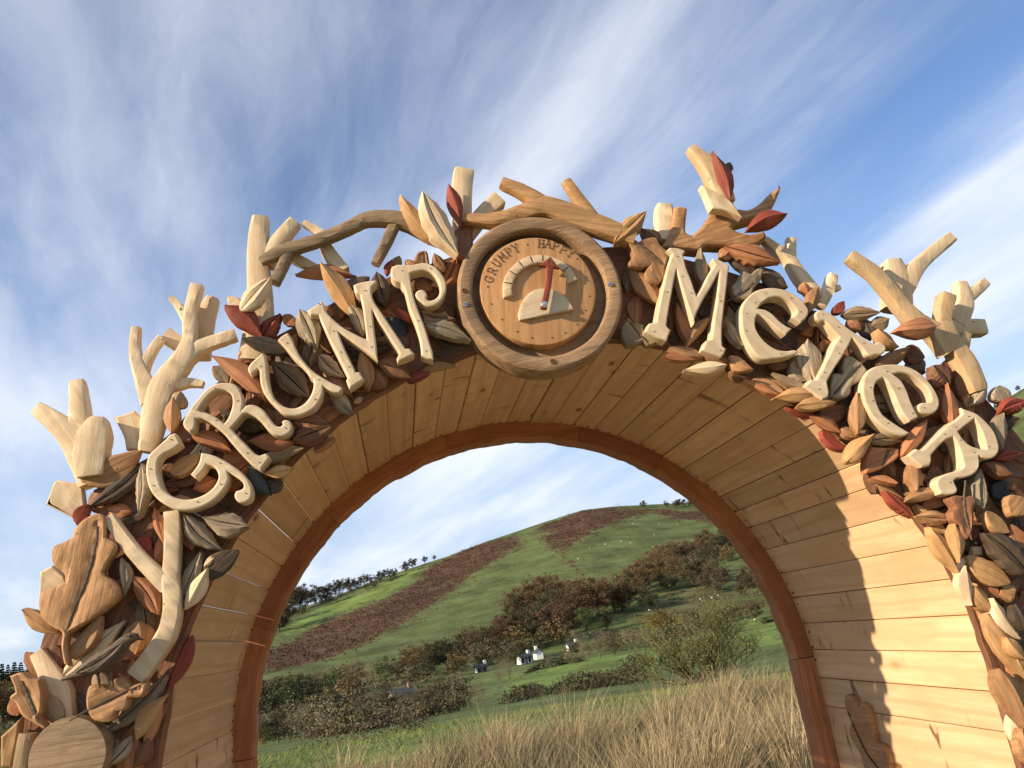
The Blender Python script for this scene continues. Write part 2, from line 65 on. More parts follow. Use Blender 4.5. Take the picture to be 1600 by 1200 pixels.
LEAVES=[[-1.1257,0.6868,-1.0704,0.7433,0.0602,"B","f",0],[-1.1046,0.7157,-1.0277,0.7426,0.061,"D","f",0],[-1.1134,0.6539,-1.0543,0.6776,0.0508,"B","f",0],[-1.0885,0.6329,-1.0293,0.6564,0.0553,"D","f",0],[-1.0325,0.7156,-1.0012,0.7763,0.0502,"B","f",0],[-1.1759,0.4142,-1.2548,0.4794,0.0356,"H","r",2],[-1.1639,0.3641,-1.0936,0.443,0.0407,"T","f",2],[-1.1786,0.3261,-1.0491,0.4266,0.0474,"P","r",1],[-1.0282,0.3516,-1.0207,0.4238,0.07,"T","f",1],[-1.0441,0.4797,-1.0469,0.5628,0.0277,"S","r",2],[-0.9721,0.4276,-1.0251,0.5192,0.0507,"O","g",2],[-1.175,0.2289,-1.2118,0.3004,0.0395,"W","f",2],[-1.1416,0.2243,-1.0777,0.2103,0.023,"P","r",1],[-1.0914,0.1321,-1.033,0.1851,0.0329,"S","r",2],[-1.0992,0.1963,-0.9631,0.2972,0.0464,"S","r",1],[-1.0254,0.1762,-0.9607,0.2575,0.0375,"H","r",2],[-0.9155,0.4294,-0.8608,0.5125,0.0356,"P","r",3],[-0.8751,0.492,-0.7945,0.5438,0.0536,"D","f",2],[-0.9198,0.4621,-0.8768,0.5528,0.04,"S","r",2],[-0.8709,0.5195,-0.8406,0.5429,0.0169,"P","r",3],[-0.964,0.2684,-0.9113,0.3755,0.03,"R","f",0],[-1.0344,0.1208,-1.0021,0.1749,0.033,"B","f",1],[-1.0695,0.1744,-0.969,0.2371,0.0379,"B","f",0],[-1.0102,0.1627,-0.9728,0.2387,0.0249,"O","f",1],[-1.2334,0.3339,-1.2615,0.3904,0.0332,"O","f",0],[-1.2682,0.2618,-1.2803,0.2985,0.0292,"O","f",1],[-1.1265,0.6978,-1.1493,0.6521,0.0355,"R","f",1],[-1.1368,0.7531,-1.0026,0.8057,0.0707,"T","f",1],[-1.1156,0.6898,-0.9882,0.7916,0.0439,"D","g",2],[-1.0083,0.6517,-0.9996,0.7739,0.0318,"S","g",3],[-1.0487,0.733,-1.0823,0.7463,0.0485,"P","f",1],[-1.088,0.6864,-1.0333,0.6704,0.0398,"O","f",0],[-0.9576,0.5811,-0.9783,0.6721,0.0226,"O","r",2],[-0.8664,0.6289,-0.7659,0.5935,0.0564,"S","g",3],[-0.8304,0.5509,-0.9114,0.6456,0.0455,"S","g",2],[-0.9007,0.5618,-0.9238,0.6314,0.0372,"B","f",1],[-1.0012,0.5859,-0.9735,0.5165,0.0447,"R","f",0],[-1.0354,0.5467,-0.9965,0.6074,0.0537,"R","f",0],[-0.7572,0.6758,-0.7026,0.6991,0.0281,"D","f",1],[-0.9341,0.8438,-0.9281,0.9304,0.0384,"T","f",2],[-0.887,0.8346,-0.8004,0.7822,0.0394,"O","r",2],[-0.7616,0.8014,-0.6547,0.7833,0.0458,"O","r",2],[-0.9356,0.7409,-0.8714,0.7798,0.0431,"T","f",2],[-0.8916,0.7042,-0.8386,0.7191,0.0418,"O","f",1],[-0.9573,0.7481,-0.9265,0.766,0.0403,"B","f",1],[-0.7614,0.7429,-0.718,0.6656,0.0377,"K","f",2],[-0.7281,0.7162,-0.6592,0.7203,0.0296,"H","r",3],[-0.7144,0.6687,-0.6868,0.6958,0.0252,"D","f",2],[-0.7361,0.7427,-0.6326,0.7709,0.0371,"W","f",1],[-0.658,0.7859,-0.5611,0.8117,0.0558,"B","r",3],[-0.6118,0.7647,-0.5595,0.7922,0.0224,"O","f",1],[-0.5536,0.8927,-0.5108,0.8437,0.0324,"S","r",2],[-0.8314,0.7614,-0.7685,0.7685,0.0445,"O","f",0],[-0.9285,0.8283,-0.8794,0.8524,0.049,"B","f",0],[-0.8456,0.909,-0.8093,0.9318,0.0576,"D","f",0],[-0.7712,0.8473,-0.7282,0.8575,0.0572,"D","f",0],[-0.7084,0.8325,-0.7157,0.8867,0.0424,"B","f",0],[-0.7551,1.1269,-0.6761,1.2097,0.0496,"P","g",4],[-0.7103,1.0577,-0.7934,1.1478,0.0546,"R","r",3],[-0.7123,1.0608,-0.6628,1.1202,0.0461,"R","r",2],[-0.6316,1.0871,-0.6567,1.1173,0.0305,"O","f",2],[-0.7615,1.1485,-0.7909,1.1849,0.0303,"P","f",1],[-0.6516,1.0134,-0.7554,1.0532,0.0406,"D","f",3],[-0.7104,0.8886,-0.8372,1.0282,0.0483,"O","r",3],[-0.7994,0.9539,-0.8315,0.997,0.0386,"W","f",2],[-0.7262,1.0459,-0.7777,1.0126,0.045,"O","f",0],[-0.9354,0.9038,-0.9104,0.9442,0.0503,"W","f",1],[-0.6625,0.9982,-0.6111,0.9564,0.0871,"D","f",0],[-0.4669,1.2138,-0.6226,1.238,0.0407,"O","r",1],[-0.4802,1.0918,-0.5542,1.2453,0.0559,"H","r",2],[-0.465,1.0348,-0.4942,1.1357,0.0391,"S","g",3],[-0.4333,1.2062,-0.5016,1.1879,0.0322,"D","f",1],[-0.5819,1.0152,-0.6142,1.1227,0.0583,"S","g",3],[-0.61,0.8951,-0.6928,0.9975,0.067,"D","g",2],[-0.5773,1.0006,-0.5192,0.9375,0.0418,"S","g",2],[-0.6167,0.9186,-0.6591,1.0102,0.0421,"S","f",1],[-0.4625,0.895,-0.4733,1.0041,0.0395,"T","r",3],[-0.3589,0.9164,-0.4362,0.9686,0.0489,"B","r",2],[-0.5099,0.845,-0.5626,0.901,0.0327,"S","r",2],[-0.4232,0.905,-0.4574,0.9583,0.0548,"B","f",1],[-0.5613,0.8125,-0.6523,0.8339,0.0467,"B","r",2],[-0.4822,0.879,-0.5043,0.8685,0.0147,"H","f",2],[-0.5561,1.0755,-0.5505,1.0122,0.0503,"B","f",0],[-0.5062,0.9843,-0.4876,1.0292,0.0584,"B","f",0],[-0.3653,1.0405,-0.4002,1.096,0.0728,"K","f",0],[-0.5423,1.1393,-0.5595,1.1052,0.0442,"B","f",1],[-0.6553,1.0136,-0.6984,1.0526,0.0366,"D","f",1],[-0.4016,1.114,-0.4138,1.2165,0.0513,"D","g",2],[-0.3369,1.0606,-0.3754,1.1066,0.0207,"R","r",2],[-0.1963,0.9962,-0.3076,1.0442,0.0479,"S","g",3],[-0.2361,1.2033,-0.2594,1.2547,0.0307,"T","r",2],[-0.3892,1.2083,-0.3712,1.249,0.019,"R","f",1],[-0.3627,1.2286,-0.3493,1.2668,0.0294,"W","f",0],[-0.3184,1.1834,-0.276,1.156,0.0415,"B","f",1],[-0.2928,1.1883,-0.3147,1.2141,0.0429,"B","f",0],[-0.3347,0.9331,-0.2403,0.9452,0.0219,"T","f",1],[-0.3666,0.9131,-0.3082,0.9303,0.0247,"R","f",1],[-0.2621,1.0815,-0.2221,1.1043,0.0512,"B","f",0],[-0.3556,1.0125,-0.3872,1.0545,0.0468,"D","f",0],[-0.2475,1.2675,-0.3309,1.4161,0.0474,"H","r",4],[-0.2029,1.2223,-0.2728,1.4101,0.0749,"P","g",5],[-0.1805,1.3154,-0.1993,1.4402,0.0414,"R","r",4],[0.2214,1.2268,0.3285,1.3116,0.0495,"H","r",4],[0.3248,1.049,0.2596,1.1642,0.0623,"T","r",2],[0.572,1.3281,0.5555,1.4807,0.054,"R","r",5],[0.5891,1.4189,0.6086,1.4512,0.0273,"D","f",4],[0.6006,1.2292,0.7195,1.2622,0.0527,"R","r",5],[0.6793,1.1307,0.5353,1.1964,0.0567,"O","r",4],[0.524,1.1713,0.5607,1.1975,0.0401,"T","f",2],[0.3701,1.2379,0.3184,1.2817,0.056,"B","f",1],[0.4528,1.0945,0.4663,1.1994,0.0339,"S","r",3],[0.3781,0.9345,0.3716,1.0506,0.0345,"O","r",3],[0.3661,0.919,0.4593,0.999,0.0295,"T","r",3],[0.5227,0.9048,0.492,0.9984,0.032,"S","r",3],[0.4271,1.0756,0.4304,1.1359,0.0459,"D","f",0],[0.4593,1.0592,0.4605,1.006,0.0561,"D","f",0],[0.3685,0.9824,0.3456,0.9491,0.0362,"D","f",0],[0.5583,1.1039,0.5748,1.0752,0.0533,"D","f",0],[0.6159,1.1236,0.5537,1.1698,0.0424,"D","g",2],[0.6978,1.066,0.6375,1.1335,0.0519,"D","r",2],[0.7391,0.9854,0.7834,1.0615,0.0369,"T","r",3],[0.753,1.0436,0.7474,1.078,0.0316,"O","f",2],[0.6989,0.7909,0.7068,0.9067,0.0672,"S","r",3],[0.6856,0.8395,0.6526,0.8492,0.0507,"S","r",2],[0.3354,0.8515,0.4483,0.8489,0.0336,"P","r",5],[0.3002,0.9028,0.3811,0.8811,0.0212,"O","r",3],[0.3204,0.9236,0.4154,0.8916,0.0297,"T","f",3],[0.4074,0.9005,0.4784,0.8668,0.0292,"B","f",3],[0.4756,0.8812,0.5306,0.8359,0.0391,"T","r",3],[0.4766,0.8616,0.5159,0.8211,0.0468,"B","f",2],[0.5025,0.8149,0.591,0.7627,0.025,"O","r",3],[0.5353,0.817,0.6058,0.7712,0.038,"T","f",2],[0.5734,0.8222,0.6273,0.7749,0.0343,"H","r",2],[0.5888,0.8269,0.6737,0.7735,0.0234,"W","f",3],[0.5672,0.7533,0.6845,0.7482,0.04,"H","r",4],[0.6597,1.0132,0.7244,0.9638,0.0594,"B","f",0],[0.6181,0.932,0.6917,0.9203,0.0471,"B","f",0],[0.7179,0.9389,0.7634,0.9643,0.0433,"O","f",0],[0.5927,0.8582,0.6516,0.8437,0.0378,"B","f",1],[0.6973,0.9923,0.6576,1.0394,0.0553,"B","f",0],[0.5956,1.1122,0.6417,1.1432,0.0441,"D","f",1],[0.6249,0.7255,0.7308,0.721,0.0356,"H","r",4],[0.6171,0.7374,0.7002,0.7047,0.0252,"R","f",1],[0.7049,0.7042,0.7951,0.7126,0.051,"B","f",1],[0.6724,0.6994,0.7444,0.6461,0.0354,"O","r",2],[0.698,0.661,0.7628,0.5984,0.0357,"R","f",1],[0.7439,0.6567,0.7871,0.6264,0.0305,"T","f",2],[0.7707,0.6329,0.8001,0.7444,0.0434,"T","r",4],[0.7181,0.5645,0.8094,0.6261,0.0469,"H","r",4],[0.8092,0.6136,0.9161,0.6056,0.0374,"W","r",3],[0.881,0.5644,0.9808,0.6497,0.0368,"O","r",4],[0.8934,0.4691,0.9121,0.5484,0.0456,"T","r",3],[0.8549,0.4455,0.9647,0.4579,0.033,"T","r",3],[0.7901,0.52,0.8549,0.4955,0.0196,"O","f",2],[0.8077,0.5027,0.8863,0.4505,0.0298,"H","f",1],[0.6874,0.7914,0.7052,0.8992,0.0579,"S","r",3],[0.6859,0.796,0.6523,0.8495,0.0536,"S","f",2],[0.8892,0.815,0.9953,0.855,0.0387,"T","r",3],[1.0429,0.6301,1.0693,0.7418,0.0425,"O","r",4],[1.167,0.5464,1.2029,0.6417,0.0399,"S","r",4],[1.1466,0.5218,1.2294,0.5302,0.0292,"R","r",3],[1.1152,0.5178,1.172,0.4768,0.0435,"B","r",3],[1.055,0.401,1.085,0.5005,0.0487,"S","r",4],[1.1362,0.4593,1.1787,0.4222,0.0613,"K","f",1],[1.1501,0.485,1.2347,0.4654,0.0812,"B","f",1],[1.2853,0.6687,1.1946,0.6455,0.0445,"R","r",3],[1.209,0.6181,1.2561,0.6414,0.048,"D","f",1],[1.046,0.7861,1.0274,0.8425,0.0819,"D","f",0],[0.9256,0.6929,0.9631,0.6506,0.0787,"D","f",0],[0.8464,0.7304,0.862,0.6812,0.057,"D","f",0],[0.9213,0.78,0.9437,0.7195,0.0797,"D","f",0],[0.8572,0.9099,0.7982,0.8615,0.068,"B","f",0],[1.0818,0.7041,1.0304,0.6714,0.0662,"B","f",0],[1.0326,0.5674,1.0913,0.6073,0.0783,"D","f",0],[1.1357,0.6021,1.1742,0.6551,0.0701,"B","f",0],[0.9554,0.5,1.0058,0.5028,0.0574,"B","f",1],[0.8037,0.4815,0.8645,0.5553,0.0664,"B","f",0],[1.0592,0.4492,1.0448,0.4966,0.0672,"D","f",0],[0.9535,0.8543,0.9022,0.9098,0.0514,"H","r",4],[1.0738,0.8991,0.9457,0.8937,0.059,"O","r",5],[0.8405,0.9725,0.9484,0.9671,0.0424,"W","r",2],[0.9185,0.9348,0.974,0.9495,0.0426,"W","r",2],[0.8148,0.98,0.8527,1.0106,0.0282,"R","f",2],[0.8827,0.9239,0.8641,0.9658,0.0596,"B","f",1],[0.9104,0.8962,0.9039,0.9619,0.0477,"D","f",1],[0.9946,0.8528,1.0485,0.8275,0.0583,"B","f",1],[1.0882,0.7404,1.0504,0.7979,0.0923,"B","r",2],[1.1236,0.7556,1.1689,0.736,0.0789,"B","f",1],[1.139,0.6772,1.2008,0.7257,0.0318,"S","r",2],[1.2465,0.6747,1.2374,0.7232,0.0655,"S","f",2],[0.8118,0.4795,0.8762,0.4029,0.0312,"R","r",3],[0.8735,0.4043,0.9744,0.3858,0.0372,"T","g",3],[0.9466,0.277,0.9605,0.3732,0.0435,"H","r",4],[0.9472,0.2549,0.8994,0.3742,0.0448,"H","r",3],[1.0618,0.3904,1.1092,0.3323,0.05,"H","f",4],[1.1289,0.3745,1.1827,0.4112,0.0614,"T","f",4],[1.1296,0.3512,1.1483,0.2842,0.0478,"O","f",3],[1.1137,0.2286,1.0237,0.3383,0.0759,"D","g",5],[1.0687,0.361,1.1017,0.3332,0.0365,"T","f",2],[0.9822,0.2891,1.0608,0.2295,0.0583,"H","f",3],[0.9572,0.2432,0.989,0.2889,0.0333,"P","f",2],[0.9013,0.4357,0.9589,0.3521,0.0408,"H","f",1],[0.9496,0.3605,0.994,0.3367,0.0466,"T","f",1],[1.0392,0.327,1.0754,0.3621,0.0461,"B","f",1],[0.9206,0.4332,1.0028,0.4374,0.0322,"B","f",1],[1.0714,0.3758,1.119,0.4066,0.0418,"B","f",0],[0.9566,0.1712,0.9696,0.2677,0.0438,"P","f",3],[0.9771,0.2178,1.0136,0.1414,0.0462,"H","r",3],[1.0071,0.1812,1.0537,0.0756,0.0507,"P","f",4],[0.9875,0.1493,1.0345,-0.0225,0.0633,"H","r",3],[1.0017,0.0872,1.0356,0.03,0.0386,"H","r",5],[1.022,0.0398,1.034,-0.0059,0.038,"H","r",4],[0.9588,0.0206,0.9825,-0.1176,0.0646,"T","r",5],[1.0557,0.1591,1.0597,0.097,0.0432,"D","f",5],[0.9856,0.272,1.0764,0.2102,0.0615,"H","f",3],[0.9933,-0.09,0.9955,-0.1756,0.0324,"P","f",2],[1.0177,0.2215,1.0517,0.1785,0.0391,"O","f",2],[1.0116,-0.0222,1.0615,-0.07,0.069,"T","f",1],[0.9868,-0.1177,0.9862,-0.2085,0.0546,"T","r",4]]
POLYS=[["oak_leaf","T",4,"big honey-brown carved oak leaf with a long incised midrib",[[-1.0941,0.6673,0],[-1.0759,0.6563,0],[-1.074,0.6365,0],[-1.0751,0.6108,1],[-1.0542,0.5952,0],[-1.0523,0.5821,0],[-1.0585,0.5702,0],[-1.0708,0.5549,0],[-1.081,0.5353,1],[-1.077,0.5264,0],[-1.0592,0.5114,0],[-1.0475,0.489,0],[-1.0557,0.4695,0],[-1.0797,0.4524,0],[-1.1112,0.4326,0],[-1.1385,0.4204,0],[-1.1533,0.4106,0],[-1.157,0.3793,0],[-1.1512,0.3449,1],[-1.1615,0.3524,1],[-1.1675,0.3888,0],[-1.1657,0.4164,0],[-1.1851,0.4313,0],[-1.2065,0.4545,0],[-1.2135,0.4879,0],[-1.2071,0.5094,0],[-1.1779,0.5177,0],[-1.1603,0.5234,1],[-1.1623,0.5424,0],[-1.1822,0.5618,0],[-1.1882,0.5836,0],[-1.1845,0.6041,0],[-1.1626,0.6118,0],[-1.1447,0.6201,1],[-1.1407,0.6367,0],[-1.1226,0.6558,0]],[[-1.0943,0.6392],[-1.0933,0.6132],[-1.1007,0.5801],[-1.1188,0.5156],[-1.1425,0.4614],[-1.1598,0.4075]]],["pale_block","P",1,"",[[-1.2279,0.559,1],[-1.2019,0.569,1],[-1.1756,0.5433,1],[-1.1714,0.5131,0],[-1.2292,0.5045,1]],[]],["oak_leaf","T",4,"brown carved oak leaf at the outer edge near the bird",[[-1.2694,0.3435,1],[-1.2451,0.3475,0],[-1.226,0.333,1],[-1.2089,0.3284,1],[-1.2029,0.3005,0],[-1.2044,0.2663,0],[-1.2118,0.2523,1],[-1.1946,0.2233,1],[-1.2172,0.24,0],[-1.2436,0.2612,0],[-1.2552,0.2857,0],[-1.2685,0.2992,0],[-1.2575,0.309,1],[-1.2615,0.3249,0]],[[-1.2448,0.33],[-1.2291,0.2892],[-1.2098,0.2426]]],["oak_leaf","T",5,"small brown oak leaf with slanting stalk below the bird",[[-1.1128,0.2643,0],[-1.107,0.2979,0],[-1.0841,0.2982,0],[-1.0689,0.2882,1],[-1.0572,0.3057,0],[-1.0379,0.3059,0],[-1.0228,0.2849,1],[-1.0073,0.2903,0],[-0.9879,0.2892,1],[-1.0001,0.2621,0],[-1.0271,0.2624,1],[-1.0351,0.2407,0],[-1.0541,0.2399,1],[-1.062,0.2222,0],[-1.0846,0.2239,0],[-1.1034,0.2363,0]],[[-1.1447,0.2361],[-1.1071,0.252],[-1.0538,0.2704],[-0.9918,0.2887]]],["board_end","H",2,"",[[-1.2954,0.2254,1],[-1.2567,0.2553,1],[-1.2599,0.2235,0],[-1.2717,0.1607,1],[-1.2939,0.1644,1]],[]],["branch_end","P",0,"",[[-1.0728,0.9054,1],[-1.0509,0.9101,0],[-1.0245,0.9167,1],[-0.9988,0.8849,1],[-1.0047,0.8142,1],[-1.0457,0.8215,1],[-1.0517,0.8576,0]],[]],["branch_end","P",0,"",[[-1.2235,0.7128,1],[-1.2052,0.7646,1],[-1.1969,0.7673,1],[-1.1423,0.75,1],[-1.1341,0.67,1],[-1.157,0.6685,1]],[]],["oak_leaf","T",3,"small brown oak leaf between letter P and the gauge",[[-0.3174,1.0887,1],[-0.2923,1.0977,0],[-0.2819,1.0837,1],[-0.2672,1.0806,0],[-0.2514,1.0856,0],[-0.244,1.0719,0],[-0.2273,1.0605,1],[-0.2492,1.0546,0],[-0.2691,1.0404,0],[-0.2829,1.0498,1],[-0.298,1.0497,0],[-0.3126,1.0528,1],[-0.31,1.0751,0]],[[-0.3148,1.0853],[-0.2805,1.0706],[-0.2303,1.0608]]],["oak_leaf","T",2,"",[[-0.338,1.2427,1],[-0.33,1.2454,0],[-0.3151,1.2407,1],[-0.3037,1.2602,0],[-0.2875,1.2663,0],[-0.2759,1.2595,0],[-0.2747,1.2169,1],[-0.2967,1.2137,0],[-0.3151,1.2137,0],[-0.3333,1.2153,1]],[[-0.2884,1.2589],[-0.293,1.2185]]],["oak_leaf","T",4,"broad brown oak leaf between the gauge and letter M",[[0.2603,1.2307,0],[0.2737,1.2416,0],[0.2915,1.2281,1],[0.3112,1.2361,0],[0.3435,1.2382,0],[0.3521,1.2134,0],[0.3696,1.1879,0],[0.352,1.1466,0],[0.3409,1.1147,0],[0.316,1.1029,0],[0.2959,1.1141,0],[0.2938,1.1377,0],[0.3086,1.1552,1],[0.2812,1.1529,0],[0.2557,1.1599,0],[0.2562,1.174,0],[0.2699,1.187,0],[0.27,1.2108,1]],[[0.2835,1.2336],[0.3205,1.1921],[0.3634,1.1362]]],["oak_leaf","W",3,"grey-brown oak leaf under the gauge rim",[[0.2003,0.9863,0],[0.2285,1.0203,1],[0.241,1.0027,0],[0.2636,0.9963,1],[0.2643,0.9799,0],[0.2892,0.9652,1],[0.2968,0.9442,0],[0.2672,0.9351,0],[0.2541,0.9485,1],[0.2247,0.9394,0],[0.2062,0.9453,0]],[[0.2293,1.0038],[0.2441,0.9779],[0.268,0.939]]],["oak_leaf","S",4,"silver-grey oak leaf between letters M and e",[[0.5281,1.0778,0],[0.5478,1.0909,1],[0.5605,1.109,0],[0.5748,1.1163,0],[0.5892,1.1065,1],[0.6139,1.1215,0],[0.6299,1.1179,1],[0.6139,1.0871,0],[0.5872,1.0639,0],[0.5741,1.0439,0],[0.5513,1.0355,0],[0.5325,1.0436,1],[0.5253,1.0569,0]],[[0.5014,1.0339],[0.5517,1.0544],[0.6005,1.084],[0.6294,1.1158]]],["pale_leaf","P",5,"",[[0.5012,1.3801,1],[0.5644,1.3362,0],[0.5855,1.3046,0],[0.5965,1.2714,1],[0.5548,1.2945,0],[0.5144,1.3026,1],[0.5088,1.3404,0]],[]],["leaf_block","O",3,"",[[0.7731,0.5305,1],[0.7795,0.5609,0],[0.807,0.598,1],[0.8852,0.5842,1],[0.8726,0.5586,0],[0.8124,0.5346,0]],[[0.8255,0.5463],[0.8485,0.575],[0.8564,0.5854]]],["oak_leaf","S",4,"dark grey oak leaf with long stalk under letter T",[[0.7817,0.817,0],[0.7966,0.844,0],[0.8163,0.8444,1],[0.839,0.8205,0],[0.8467,0.7959,0],[0.8258,0.7745,1],[0.7935,0.7639,0],[0.7824,0.7418,0],[0.7558,0.7331,0],[0.7237,0.739,1],[0.7446,0.7974,0],[0.7606,0.8027,1],[0.7765,0.7987,0]],[[0.7225,0.7345],[0.7725,0.7756],[0.816,0.8087],[0.8807,0.8449]]],["leaf_block","O",1,"",[[0.7445,0.8787,1],[0.7676,0.9552,1],[0.7945,0.9526,0],[0.8258,0.9196,1],[0.7736,0.8757,0]],[]],["oak_leaf","B",5,"dark brown oak leaf with thin stalk below the last letter R",[[0.9654,0.4365,0],[0.9854,0.4429,1],[1.011,0.4361,1],[1.0307,0.4354,0],[1.0356,0.4204,0],[1.0241,0.4039,1],[1.0141,0.3802,0],[1.0031,0.3533,0],[0.9839,0.3313,0],[0.9722,0.3434,0],[0.9714,0.3646,1],[0.9581,0.384,0],[0.9599,0.4015,1],[0.9739,0.4139,0]],[[1.0243,0.4761],[1.0054,0.4314],[0.9955,0.3897],[0.9952,0.3474]]],["pale_block","P",2,"",[[1.0217,0.3117,1],[1.0467,0.3083,1],[1.0411,0.286,1],[1.0157,0.2877,1]],[]]]
